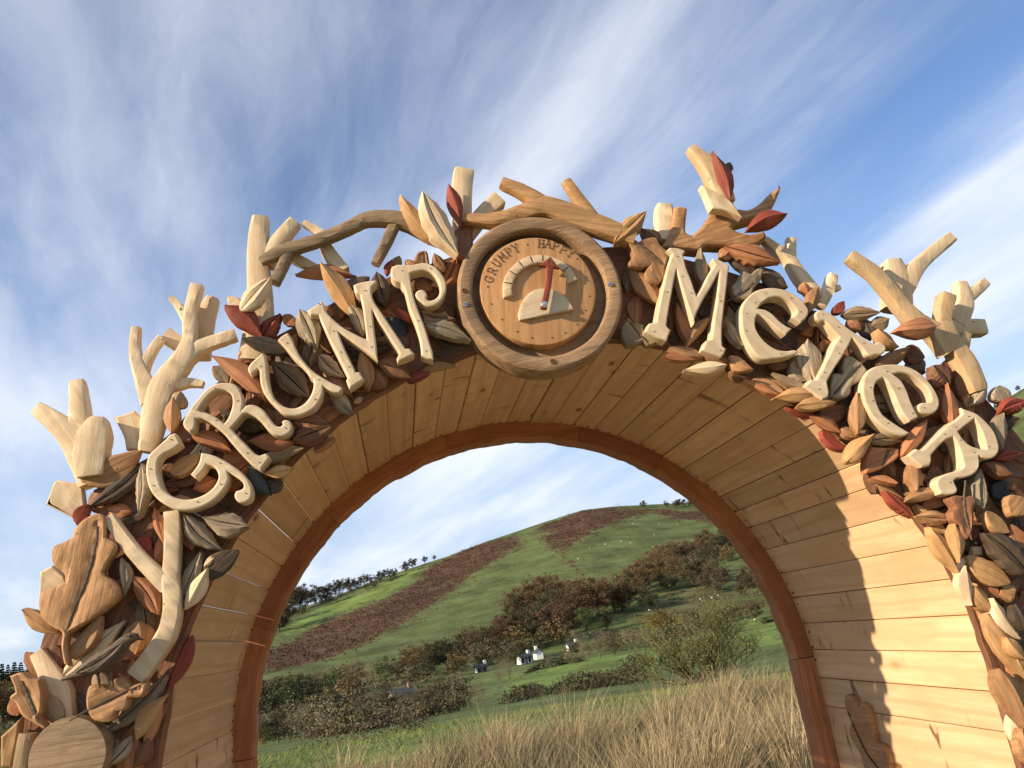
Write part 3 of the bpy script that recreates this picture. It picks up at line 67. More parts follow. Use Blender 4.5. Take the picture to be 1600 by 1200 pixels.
BRANCHES=[["P",-0.05,"pale Y-shaped branch curving down beside the big oak leaf",[[[-1.0726,0.659,0.0265],[-1.0404,0.6045,0.0305],[-1.0083,0.557,0.032],[-0.9604,0.4992,0.0376],[-0.9486,0.4806,0.0334]],[[-0.9351,0.6523,0.0364],[-0.9344,0.6079,0.0361],[-0.9385,0.5432,0.0356],[-0.9418,0.5008,0.0386],[-0.9394,0.4456,0.0394],[-0.9513,0.3893,0.0408],[-0.9847,0.3413,0.0423],[-1.0193,0.3025,0.0437]]]],["P",-0.012,"stubby pale branch post behind the carved bird",[[[-1.2348,0.3864,0.0322],[-1.2068,0.3378,0.0439],[-1.183,0.2942,0.0496],[-1.1789,0.2306,0.0508]]]],["P",-0.01,"pale flat-cut forked branch at the far left edge",[[[-1.1226,0.746,0.0486],[-1.1436,0.8131,0.0581],[-1.1692,0.8723,0.0586],[-1.2035,0.9095,0.0476],[-1.2444,0.9451,0.0341]],[[-1.1563,0.8567,0.054],[-1.1477,0.9174,0.0456],[-1.1542,1.0053,0.0334]]]],["P",-0.03,"pale bulky leaf-shaped branch end on the left fork",[[[-1.1158,0.7596,0.057],[-1.1156,0.8146,0.0755],[-1.1068,0.8601,0.0718],[-1.098,0.9016,0.0317]]]],["P",-0.02,"pale many-forked branch rising above letter G",[[[-0.9967,0.8072,0.0361],[-0.9849,0.8483,0.0479],[-0.975,0.895,0.0599],[-0.9518,0.9693,0.0626],[-0.9059,1.0307,0.051],[-0.8879,1.083,0.0366],[-0.8856,1.1469,0.0314],[-0.8652,1.2268,0.0337]],[[-0.8903,1.1289,0.0269],[-0.9094,1.1701,0.0218],[-0.9298,1.1999,0.0149]],[[-0.9061,1.0263,0.0467],[-0.8644,1.0579,0.0365],[-0.823,1.0718,0.0324],[-0.7779,1.0833,0.0314]],[[-0.948,0.9645,0.0375],[-0.896,0.9698,0.0244],[-0.861,0.9615,0.0168]],[[-0.9765,0.9328,0.0661],[-1.0007,0.9921,0.0375],[-1.0172,1.0602,0.0279],[-1.014,1.1265,0.0231]],[[-1.0024,1.0055,0.0293],[-0.9835,1.0522,0.0245],[-0.9543,1.0951,0.0197]]]],["P",0.03,"broad pale board end behind the forked branch",[[[-0.8759,1.0493,0.0481],[-0.8638,1.1413,0.0491],[-0.8376,1.2103,0.0326]]]],["P",0.02,"short pale stub left of the forked branch",[[[-0.9059,1.0719,0.0349],[-0.954,1.1138,0.0415]]]],["P",0.0,"tall pale forked branch left of the long bent twig",[[[-0.7386,1.0155,0.0827],[-0.7187,1.1388,0.0671],[-0.7149,1.2389,0.0593],[-0.7125,1.3318,0.0511],[-0.7002,1.4136,0.0449]],[[-0.6973,1.2812,0.0507],[-0.6585,1.3422,0.0412],[-0.6127,1.3964,0.0361]]]],["W",-0.045,"long weathered brown branch bending across the sky to the gauge",[[[-0.7031,1.2675,0.0234],[-0.6559,1.2875,0.0364],[-0.5945,1.3042,0.0349],[-0.5277,1.3232,0.0353],[-0.4637,1.3488,0.0358],[-0.4258,1.3649,0.0384],[-0.3691,1.3634,0.0442],[-0.314,1.344,0.0464],[-0.2577,1.3011,0.0443]],[[-0.6324,1.2855,0.0319],[-0.6549,1.2369,0.0288],[-0.674,1.2043,0.0304]],[[-0.3457,1.3615,0.0323],[-0.3588,1.3349,0.0312],[-0.38,1.2944,0.0301],[-0.4153,1.2343,0.0242]]]],["P",-0.005,"pale twig crossing behind the long brown branch",[[[-0.5915,1.3903,0.0152],[-0.5499,1.3545,0.024],[-0.5354,1.3024,0.0349],[-0.4998,1.2365,0.0393]],[[-0.622,1.2889,0.0274],[-0.5621,1.2483,0.0235]]]],["P",-0.01,"square pale branch stub standing up beside the red leaf",[[[-0.1736,1.3208,0.0496],[-0.1597,1.4435,0.0584],[-0.1437,1.5103,0.0576]]]],["P",-0.015,"round pale branch stub leaning right above the gauge",[[[-0.1807,1.2842,0.0327],[-0.1189,1.3619,0.0439],[-0.0595,1.4129,0.0476]]]],["B",-0.02,"dark board behind the cream leaf",[[[-0.1791,1.2389,0.0445],[-0.1638,1.3409,0.0455]]]],["H",-0.055,"orange-brown forked branch lying over the top of the gauge",[[[-0.1706,1.3429,0.0272],[-0.0926,1.329,0.042],[-0.0114,1.3438,0.048],[0.0531,1.3582,0.0634],[0.1362,1.3185,0.071],[0.2191,1.2767,0.0599],[0.2849,1.2402,0.0487]],[[0.061,1.3517,0.0596],[0.0068,1.405,0.0412],[-0.0534,1.443,0.0318]],[[0.1786,1.3033,0.0524],[0.1541,1.3701,0.0359],[0.1269,1.4339,0.0286]]]],["P",-0.0,"pale round stub behind the brown antler branch",[[[0.3893,1.2515,0.0532],[0.4039,1.3157,0.053],[0.4124,1.3636,0.0475]]]],["Q",-0.06,"upper arm of brown antler branch behind the red leaf",[[[0.5674,1.3256,0.0539],[0.5563,1.4028,0.0521],[0.5357,1.4611,0.045],[0.5033,1.5114,0.0262]]]],["P",-0.01,"slender pale forked twig right of the orange leaf",[[[0.7912,1.0479,0.0413],[0.7565,1.1201,0.0393],[0.7426,1.1612,0.0346],[0.7165,1.1936,0.0307],[0.6841,1.2307,0.0238]],[[0.7438,1.1561,0.0316],[0.7563,1.1953,0.0274],[0.7645,1.2271,0.027]]]],["P",0.0,"little pale twig stub above letter e",[[[0.804,1.0143,0.0255],[0.8403,1.0624,0.0331],[0.8674,1.1081,0.0282]],[[0.8403,1.0624,0.0207],[0.8786,1.0693,0.0156]]]],["Q",-0.03,"buff forked branch with red leaf above the last letters",[[[1.1776,0.7155,0.0449],[1.1663,0.7903,0.0566],[1.1483,0.8469,0.0459],[1.1337,0.8988,0.0503],[1.1413,0.9387,0.0393],[1.1752,1.0026,0.0442]],[[1.1581,0.821,0.0356],[1.1977,0.8848,0.0248]],[[1.1284,0.834,0.0533],[1.1016,0.8969,0.0501],[1.0602,0.9314,0.0502],[1.0283,0.9804,0.0412],[1.0063,1.0287,0.0414],[0.9718,1.0891,0.0396],[0.9133,1.1494,0.0346]],[[1.0069,1.0132,0.031],[1.0338,1.0469,0.0302]]]],["P",0.02,"pale flat forked branch spreading against the sky",[[[1.0463,0.9889,0.0894],[1.0701,1.0765,0.0803],[1.074,1.1435,0.0488]],[[1.0545,1.0248,0.0688],[1.099,1.0738,0.0644],[1.1654,1.13,0.0437],[1.2885,1.2022,0.0359]]]],["P",0.02,"pale forked branch with a cut log stub at its side",[[[1.2109,0.931,0.0636],[1.2541,0.9794,0.0511],[1.2661,1.0156,0.0433],[1.2715,1.057,0.0338]],[[1.2471,0.9748,0.0429],[1.2733,1.0042,0.0379],[1.3142,1.0272,0.0327],[1.3528,1.0507,0.0297]],[[1.1911,0.9199,0.0502],[1.2969,0.911,0.0491]]]],["T",-0.03,"log end poking out near the right edge",[[[1.0599,0.1994,0.0454],[1.0882,0.1817,0.0499]]]],["W",-0.04,"pale weathered log standing at the lower left",[[[-1.2509,0.1542,0.0375],[-1.2408,0.2239,0.0351]]]]]
ANTLER=[[0.3666,1.2209,1],[0.405,1.2717,0],[0.4287,1.3397,1],[0.4435,1.3426,0],[0.4654,1.3343,1],[0.4454,1.2634,0],[0.4612,1.2498,1],[0.4949,1.2743,0],[0.5329,1.3164,1],[0.6059,1.3209,0],[0.6433,1.3154,0],[0.681,1.3304,0],[0.7174,1.3585,0],[0.7608,1.3839,1],[0.7539,1.3662,0],[0.723,1.322,0],[0.6963,1.2935,0],[0.645,1.2823,0],[0.5995,1.2734,0],[0.5828,1.2632,1],[0.5943,1.2512,0],[0.6296,1.2383,1],[0.6745,1.2447,1],[0.6768,1.2245,0],[0.6402,1.2026,0],[0.5788,1.2054,0],[0.5328,1.2117,0],[0.4958,1.2148,0],[0.4742,1.202,1],[0.4116,1.2146,1]]
BIRD=[[-1.1579,0.3201,0.0028],[-1.136,0.3249,0.0071],[-1.1131,0.3299,0.0121],[-1.094,0.3371,0.0178],[-1.0748,0.3444,0.0214],[-1.0554,0.3532,0.0215],[-1.0397,0.3679,0.018],[-1.0279,0.38,0.0138],[-1.0161,0.3838,0.012],[-1.0063,0.3828,0.008],[-1.0013,0.38,0.0033],[-0.9919,0.3763,0.0007]]
DISC=[-1.1487,0.1677,0.076]
DIAL={"arc":[[-0.1007,1.0937,1],[-0.0993,1.1172,0],[-0.0939,1.1411,0],[-0.0836,1.1592,0],[-0.0685,1.1757,0],[-0.0482,1.1918,0],[-0.0261,1.2023,0],[-0.0049,1.206,0],[0.0181,1.2048,0],[0.038,1.1995,0],[0.0549,1.1916,0],[0.0734,1.1783,0],[0.0884,1.159,0],[0.0977,1.1374,0],[0.1012,1.1275,1],[0.0752,1.1197,1],[0.0733,1.1314,0],[0.0676,1.1512,0],[0.0578,1.1625,0],[0.044,1.1726,0],[0.0272,1.181,0],[0.0069,1.1828,0],[-0.0115,1.1803,0],[-0.0332,1.1725,0],[-0.0504,1.1603,0],[-0.0627,1.1464,0],[-0.0713,1.1309,0],[-0.0759,1.1124,0],[-0.0759,1.1003,1]],"arrow":[[0.0353,1.1886,1],[0.054,1.154,1],[0.0381,1.1582,1],[0.0316,1.1342,0],[0.023,1.1052,0],[0.0112,1.0714,0],[0.0018,1.0444,1],[-0.0138,1.0486,1],[-0.0049,1.0729,0],[0.0064,1.104,0],[0.0145,1.1357,0],[0.0196,1.1625,1],[-0.0001,1.167,1]],"dome":[[-0.069,1.029,1],[0.076,1.0442,1],[0.0733,1.0552,0],[0.0638,1.075,0],[0.0467,1.0956,0],[0.0278,1.1055,0],[0.0056,1.1103,0],[-0.0179,1.107,0],[-0.0402,1.0942,0],[-0.0589,1.0705,0],[-0.0694,1.0475,1]],"ticks":[[-0.0946,1.1363,-0.0746,1.1312],[-0.0756,1.1672,-0.059,1.1543],[-0.0476,1.1923,-0.0375,1.1748],[-0.0144,1.2032,-0.0109,1.1843],[0.0193,1.2039,0.0166,1.1875],[0.064,1.1529,0.0827,1.1636]],"dots":[[-0.1364,1.1327],[-0.1336,1.0839],[-0.1121,1.0385],[-0.078,1.0021],[-0.0423,0.9814],[0.0092,0.9762],[0.0462,0.9863],[0.0815,1.0062],[0.1104,1.0423],[0.1276,1.0809],[0.1287,1.1356],[0.1127,1.19],[-0.0138,1.2425]],"face":[-0.0053,1.1108,0.154],"teeth":[[-0.0746,1.1036,-0.08,1.1048],[-0.0758,1.1097,-0.0793,1.1107],[-0.0752,1.115,-0.0803,1.1169],[-0.074,1.1217,-0.0774,1.1232],[-0.0722,1.1283,-0.077,1.1309],[-0.0695,1.1348,-0.0726,1.1369],[-0.066,1.1413,-0.0703,1.1447],[-0.0617,1.1477,-0.0645,1.1503],[-0.0565,1.154,-0.0605,1.1586],[-0.0505,1.1598,-0.0528,1.1629],[-0.0441,1.165,-0.0471,1.1698],[-0.0375,1.1699,-0.0392,1.1734],[-0.03,1.1736,-0.0321,1.179],[-0.0223,1.1768,-0.0235,1.1806],[-0.0148,1.1792,-0.016,1.1849],[-0.0063,1.1809,-0.0067,1.1849],[0.0016,1.1821,0.0014,1.1881],[0.0686,1.1497,0.0726,1.1536],[0.0708,1.144,0.0737,1.1465],[0.0724,1.1369,0.0769,1.1402],[0.0736,1.13,0.0768,1.132]],"bolt":[-0.0023,1.0573],"text":[["G",-0.1303,1.1522],["R",-0.1187,1.1757],["U",-0.1039,1.1959],["M",-0.0862,1.2123],["P",-0.068,1.2261],["Y",-0.0475,1.2341],["H",0.0231,1.2422],["A",0.0415,1.2398],["P",0.0606,1.2314],["P",0.0795,1.2185],["Y",0.0979,1.2062]],"screws":[[0.1864,1.1058],[-0.2006,1.0854]],"plugs":[[-0.0023,0.911],[-0.1995,1.1239]]}
WALL_LEAF=[[0.8104,-0.0999],[0.7749,-0.0968],[0.7469,-0.1179],[0.744,-0.1339],[0.714,-0.1169],[0.6862,-0.1247],[0.6783,-0.1608],[0.6838,-0.2132],[0.6852,-0.2366],[0.6471,-0.2402],[0.6292,-0.2634],[0.6289,-0.2884],[0.6373,-0.3094],[0.63,-0.3529],[0.6921,-0.3821],[0.7323,-0.3629],[0.7682,-0.3526],[0.8023,-0.3259],[0.8062,-0.284],[0.8382,-0.2445],[0.8358,-0.2061],[0.8125,-0.1823],[0.8275,-0.1561],[0.8255,-0.1229]]
WALL_MIDRIB=[[0.8157,-0.1552],[0.7947,-0.2132],[0.7546,-0.2832],[0.6947,-0.3271],[0.6712,-0.3789]]
FIELDS={"bracken":[[[-71.2,455.5],[-64.0,492.9],[-52.8,541.4],[-42.2,555.4],[-7.5,571.9],[17.0,628.7],[27.2,684.4],[58.1,722.6],[90.3,710.2],[101.0,674.4],[94.7,637.9],[76.2,614.2],[46.6,570.0],[32.1,530.0],[17.0,496.7],[-2.7,451.0],[-21.0,417.5],[-34.3,389.5],[-48.0,378.0],[-59.9,380.4]],[[125.9,713.9],[178.0,722.3],[200.8,708.0],[224.0,678.9],[212.6,671.1],[168.7,637.0],[113.3,566.7],[119.3,639.9]],[[214.3,688.3],[246.9,654.9],[252.9,606.3],[232.5,561.7],[233.7,590.3],[225.9,619.0],[217.5,661.1]],[[51.3,452.0],[64.8,455.3],[62.9,433.4],[53.5,440.7]],[[112.1,675.7],[119.3,639.9],[113.3,566.7],[106.0,474.2],[104.4,476.6],[110.3,565.3],[113.4,630.8]]],"rough":[[[89.6,334.1],[106.8,361.5],[129.1,384.9],[139.9,358.6],[134.6,336.0],[115.3,319.8],[104.9,313.8],[90.6,312.0]],[[-57.0,343.4],[-35.8,351.2],[-6.9,321.9],[0.1,332.0],[10.1,250.7],[2.6,214.9],[-5.4,214.9],[-17.7,188.2],[-25.9,150.8]],[[98.4,296.0],[120.0,311.6],[136.6,316.8],[131.0,305.0],[110.4,288.5],[97.3,278.4]]],"bright":[[[23.8,202.5],[43.3,209.5],[62.6,219.2],[68.9,209.9],[51.0,156.8],[40.2,143.4],[27.3,145.4],[17.2,149.9]],[[108.7,269.9],[126.2,273.2],[70.4,154.7],[65.3,155.8]],[[-16.9,168.2],[-4.8,177.9],[-2.8,163.9],[-7.7,155.8],[-13.6,141.4]],[[-72.3,528.1],[-43.7,578.3],[-7.5,593.9],[18.9,672.7],[24.8,716.5],[-7.3,657.9],[-47.5,638.2],[-74.4,580.3]],[[-3.7,17.4],[-0.3,14.2],[0.0,12.7],[-0.4,10.0]]]}
TREES=[[52.9,368.1,19.9,"r"],[64.3,399.8,18.1,"r"],[73.3,408.4,16.0,"r"],[76.3,393.6,13.1,"r"],[54.7,302.0,17.4,"r"],[58.5,340.9,17.5,"d"],[45.9,308.5,15.8,"d"],[44.1,333.0,17.0,"d"],[64.5,330.7,17.0,"r"],[74.7,343.9,19.9,"r"],[79.9,343.7,20.0,"r"],[88.0,350.0,19.3,"r"],[92.1,353.1,15.2,"r"],[68.8,323.7,9.9,"g"],[75.0,314.1,8.7,"d"],[98.5,363.8,15.7,"d"],[108.8,381.7,17.7,"r"],[119.4,399.5,16.1,"r"],[131.0,414.7,19.4,"r"],[145.2,443.8,18.0,"r"],[132.1,393.3,17.3,"r"],[156.3,450.6,17.0,"r"],[166.2,460.9,16.0,"r"],[139.8,381.1,18.1,"b"],[135.4,356.1,14.7,"b"],[136.6,385.4,15.8,"b"],[184.1,486.2,15.4,"r"],[186.1,472.6,15.1,"d"],[195.9,480.6,13.9,"d"],[100.6,342.4,10.6,"d"],[123.1,381.6,10.7,"d"],[149.3,353.7,10.3,"b"],[142.9,330.4,11.8,"b"],[154.3,345.0,12.4,"b"],[139.9,338.1,6.5,"b"],[88.0,286.7,8.5,"y"],[92.2,288.6,6.3,"y"],[85.7,290.5,7.2,"y"],[103.3,296.4,5.6,"d"],[115.6,271.4,7.9,"b"],[112.8,281.2,5.4,"b"],[139.9,310.9,11.2,"b"],[51.7,258.8,7.1,"p"],[46.9,208.7,7.7,"p"],[41.8,202.6,4.9,"p"],[50.9,209.8,5.2,"p"],[59.7,228.2,6.3,"p"],[66.8,240.8,6.0,"p"],[71.7,242.5,5.3,"p"],[91.9,280.2,5.3,"p"],[95.3,282.3,4.4,"p"],[38.3,203.3,3.7,"p"],[34.0,206.1,3.7,"p"],[0.7,316.0,8.1,"r"],[3.7,264.9,9.1,"r"],[7.7,256.8,10.3,"d"],[11.9,257.7,10.3,"d"],[16.8,267.4,9.2,"d"],[23.0,298.0,13.6,"r"],[27.2,290.7,12.5,"d"],[33.7,311.1,13.4,"r"],[39.1,318.5,14.6,"r"],[-3.3,259.9,5.9,"r"],[-6.5,290.9,5.8,"p"],[-10.9,281.8,6.4,"p"],[-13.9,252.6,7.9,"p"],[-16.6,232.4,8.0,"p"],[-19.6,232.2,8.6,"p"],[-23.3,239.9,7.6,"p"],[-24.7,217.6,7.5,"d"],[-28.9,220.1,8.9,"d"],[-31.2,208.7,9.0,"r"],[-30.5,184.6,8.6,"d"],[-33.1,189.2,8.8,"r"],[-15.6,93.8,2.7,"d"],[-11.7,76.1,1.3,"d"],[-15.3,82.7,2.7,"d"],[-12.6,90.2,1.8,"d"],[-9.1,72.5,1.3,"p"],[-8.5,79.6,1.5,"p"],[-7.9,86.6,0.8,"b"],[-6.7,93.8,1.5,"p"],[-4.0,75.9,1.1,"p"],[-3.0,82.9,1.4,"b"],[-1.7,89.9,1.6,"b"],[-0.3,97.0,1.7,"b"],[0.7,72.9,1.7,"b"],[3.4,118.9,3.1,"b"],[6.3,172.8,4.5,"b"],[3.7,74.8,2.0,"p"],[5.2,81.8,2.6,"p"],[6.5,88.7,1.9,"p"],[10.6,188.6,4.3,"p"],[19.5,189.9,5.5,"p"],[22.9,199.6,5.2,"p"],[-10.3,176.7,2.5,"b"],[-7.7,182.8,2.6,"b"],[-5.2,200.9,2.9,"b"]]
SKYLINE_TREES=[[-76.1,594.2,25.5,"k"],[-73.7,660.9,22.7,"k"],[-70.8,685.4,19.6,"k"],[-78.1,653.4,24.3,"k"],[-59.5,638.2,18.2,"k"],[-55.1,671.7,15.3,"k"],[-49.1,690.3,14.7,"k"],[-44.1,701.6,13.0,"k"],[-37.5,685.0,12.7,"k"],[-31.8,683.2,10.7,"k"],[-26.4,691.5,10.8,"k"],[-20.5,679.7,9.7,"k"],[-12.9,664.8,11.3,"k"],[-7.3,672.9,10.5,"k"],[-1.7,675.0,8.6,"k"],[7.9,683.9,10.7,"k"],[14.3,703.8,10.0,"k"],[-75.5,552.9,25.4,"k"],[25.1,723.5,7.2,"k"],[33.5,725.2,5.2,"k"],[216.8,697.0,7.8,"k"],[236.0,692.8,6.9,"k"],[242.8,687.3,7.8,"k"],[244.8,681.3,9.4,"k"],[252.0,675.4,7.7,"k"],[251.8,661.6,6.3,"k"],[-213.1,498.7,14.3,"n"],[-212.4,504.4,12.7,"n"],[-209.6,505.5,13.6,"n"],[-206.9,506.7,12.7,"n"],[-196.2,490.5,12.3,"n"],[-214.3,492.7,14.1,"n"],[-222.3,500.1,14.4,"n"],[-134.9,316.7,18.7,"r"],[-133.8,323.7,16.3,"y"],[-130.3,297.0,17.6,"r"],[-122.2,302.5,15.2,"r"],[-85.9,202.9,8.6,"d"],[470.4,564.9,6.8,"k"],[488.3,573.4,6.4,"k"],[501.6,575.2,5.9,"k"],[459.8,560.7,6.7,"k"]]
HEDGES=[[[7.2,64.5],[15.8,110.8],[17.7,103.4],[13.5,67.6],[23.1,100.3],[17.7,67.6],[17.5,62.5]],[[23.4,199.6],[30.6,207.7],[36.7,207.7],[42.1,206.7]],[[106.1,296.5],[116.1,302.4],[128.9,309.1]],[[109.4,257.7],[117.8,265.0],[122.2,265.2]],[[71.1,247.9],[92.3,279.0],[104.7,292.8]],[[-7.5,64.6],[-4.9,53.5],[-2.9,50.1],[-1.4,60.9],[0.6,65.9],[3.1,68.9]],[[-6.9,321.9],[-0.1,321.0],[-6.7,300.9],[-20.1,313.3]],[[-3.5,23.8],[-1.9,21.7],[-1.1,22.9],[-0.6,22.2],[-0.2,24.7]]]
SHEEP=[[130.1,554.9],[142.1,559.1],[153.8,560.2],[157.6,550.8],[183.4,624.6],[164.3,524.8],[200.7,613.9],[211.7,605.0],[180.7,568.9],[125.2,348.1],[129.4,345.5],[133.7,349.2],[111.9,363.1],[115.1,528.5],[67.6,310.6],[109.0,290.1],[107.3,289.7],[100.6,342.4],[123.9,292.8],[115.2,272.6]]
HOUSES=[[32.4,240.7,245.0,"a"],[37.8,249.1,254.0,"a"],[51.4,266.0,273.0,"b"],[-1.9,181.0,183.0,"c"],[19.4,233.1,236.0,"b"]]
WOODS=[[[[54.1,419.4],[75.0,472.0],[85.4,446.8],[94.8,429.6],[110.5,438.2],[137.3,461.9],[175.9,505.2],[207.2,517.0],[191.0,463.1],[142.9,362.8],[143.1,389.5],[138.9,404.7],[127.1,400.2],[112.2,377.6],[96.5,357.1],[84.0,332.5],[72.3,326.0],[59.9,301.0],[51.0,292.5],[35.8,294.8]],95,"rrrdrb",6,11],[[[158.7,391.0],[178.7,390.0],[141.9,306.7],[134.8,321.9]],14,"bdp",4,8],[[[45.8,244.7],[73.0,277.5],[104.7,292.8],[127.2,296.8],[115.6,271.4],[96.4,271.3],[67.9,237.4],[48.3,204.3],[34.6,196.9]],34,"bbd",3,6],[[[-43.0,255.5],[-31.0,299.4],[-6.0,254.9],[-0.2,308.0],[24.8,347.0],[47.7,341.6],[31.6,234.8],[15.6,232.4],[2.7,219.9],[-5.4,214.9],[-18.2,194.2],[-25.8,177.2],[-27.2,158.7]],75,"rdbdpg",4,9],[[[-22.7,131.1],[-12.2,109.3],[-3.5,117.9],[7.3,149.8],[4.1,57.8],[2.5,57.9],[0.1,58.0],[-3.3,57.9],[-6.8,57.6],[-9.0,57.3],[-10.4,57.1]],30,"bdpyd",1.6,4.6],[[[-94.4,648.2],[-89.2,689.3],[-60.5,671.3],[-34.0,691.1],[0.0,663.0],[-0.2,649.0],[-30.9,657.3],[-55.2,627.6],[-74.4,580.3],[-78.9,536.3]],30,"ddb",4,7]]
BUSH=[6.5,18.3,21.5]
CAMX,CAMY,EYE=-0.446,-2.042,1.558
RIDGE_AZ=[-180,-60,-40,-23,-15,-8,-6.5,-4,-.8,3.6,6.3,10.4,13.1,15.3,17.5,19.6,21.6,25,30,35,39.2,41.4,46,55,70,110,180]
RIDGE_EL=[3,2.2,2,1.6,2.2,3.0,3.1,3.6,4.4,5.15,5.75,6.45,6.85,6.75,6.5,6.25,6.1,6.1,6.5,7.3,8.2,9.0,9.3,8,5,3,3]
NEAR_R=[0,12,18,28,42,100,140,200,290]
NEAR_Z=[0,0,-.3,-1.0,-2.2,-6.6,-8.8,-9.3,-8.6]
def height(x,y):
    x=np.asarray(x,float);y=np.asarray(y,float)
    dx=x-CAMX;dy=y-CAMY;r=np.hypot(dx,dy)+1e-6;az=np.degrees(np.arctan2(dx,dy))
    elr=np.interp(az,RIDGE_AZ,RIDGE_EL)
    rr=720+60*np.sin(np.radians(az*3))
    near=np.interp(r,NEAR_R,NEAR_Z)
    near=(near+np.interp(r*.93,NEAR_R,NEAR_Z)+np.interp(r*1.07,NEAR_R,NEAR_Z))/3
    el0=np.degrees(np.arctan2(-8.6-EYE,290.))
    s=np.clip((r-290)/(rr-290),0,1)
    el=el0+(elr-el0)*(1-(1-s)**1.35)
    hill=EYE+np.minimum(r,rr)*np.tan(np.radians(el))
    hill=hill-np.clip(r-rr,0,None)*.05-(np.clip(r-rr,0,400)**2)*.0002
    z=np.where(r<290,near,hill)
    und=.5*np.sin(x*.031+1.3)*np.sin(y*.027+.4)+.25*np.sin(x*.083+y*.05)*np.sin(y*.071-x*.02)
    amp=np.clip((r-40)/150,0,1)*np.clip((rr-r)/150,.0,1)
    return z+und*amp*1.6
Z0=1.27; TUNNEL_R=1.033; TRIM_R=.966; DEPTH=1.011; DIAL_Z=1.105; DIAL_R=.2186
LAYER_Y=[-.014,-.030,-.044,-.058,-.072,-.086]
rng=random.Random(7); nrg=np.random.default_rng(5)

# ------------------------------------------------------------------ helpers
def mesh(name,v,f,smooth=38):
    me=bpy.data.meshes.new(name); me.from_pydata([tuple(map(float,p)) for p in v],[],[tuple(map(int,q)) for q in f]); me.update()
    if smooth:
        me.polygons.foreach_set('use_smooth',[True]*len(me.polygons)); me.set_sharp_from_angle(angle=math.radians(smooth))
    return me
def obj(name,me,mat=None,parent=None,M=None):
    o=bpy.data.objects.new(name,me); COL.objects.link(o)
    if mat is not None and not me.materials: me.materials.append(mat)
    if parent is not None: o.parent=parent
    if M is not None: o.matrix_local=M
    return o
def tag(o,label=None,cat=None,group=None,kind=None):
    if label: o['label']=label
    if cat: o['category']=cat
    if group: o['group']=group
    if kind: o['kind']=kind
    return o
def empty(name,loc=(0,0,0)):
    o=bpy.data.objects.new(name,None); COL.objects.link(o); o.location=loc; o.empty_display_size=.1; return o
def face_matrix(x,z,y,ang=0,tilt=0,pitch=0):
    """local X along ang in the arch face, local Z out of the face towards the viewer"""
    c,s=math.cos(ang),math.sin(ang)
    M=Matrix(((c,-s,0,x),(0,0,-1,y),(s,c,0,z+Z0),(0,0,0,1)))
    return M@Matrix.Rotation(pitch,4,'Y')@Matrix.Rotation(tilt,4,'X')

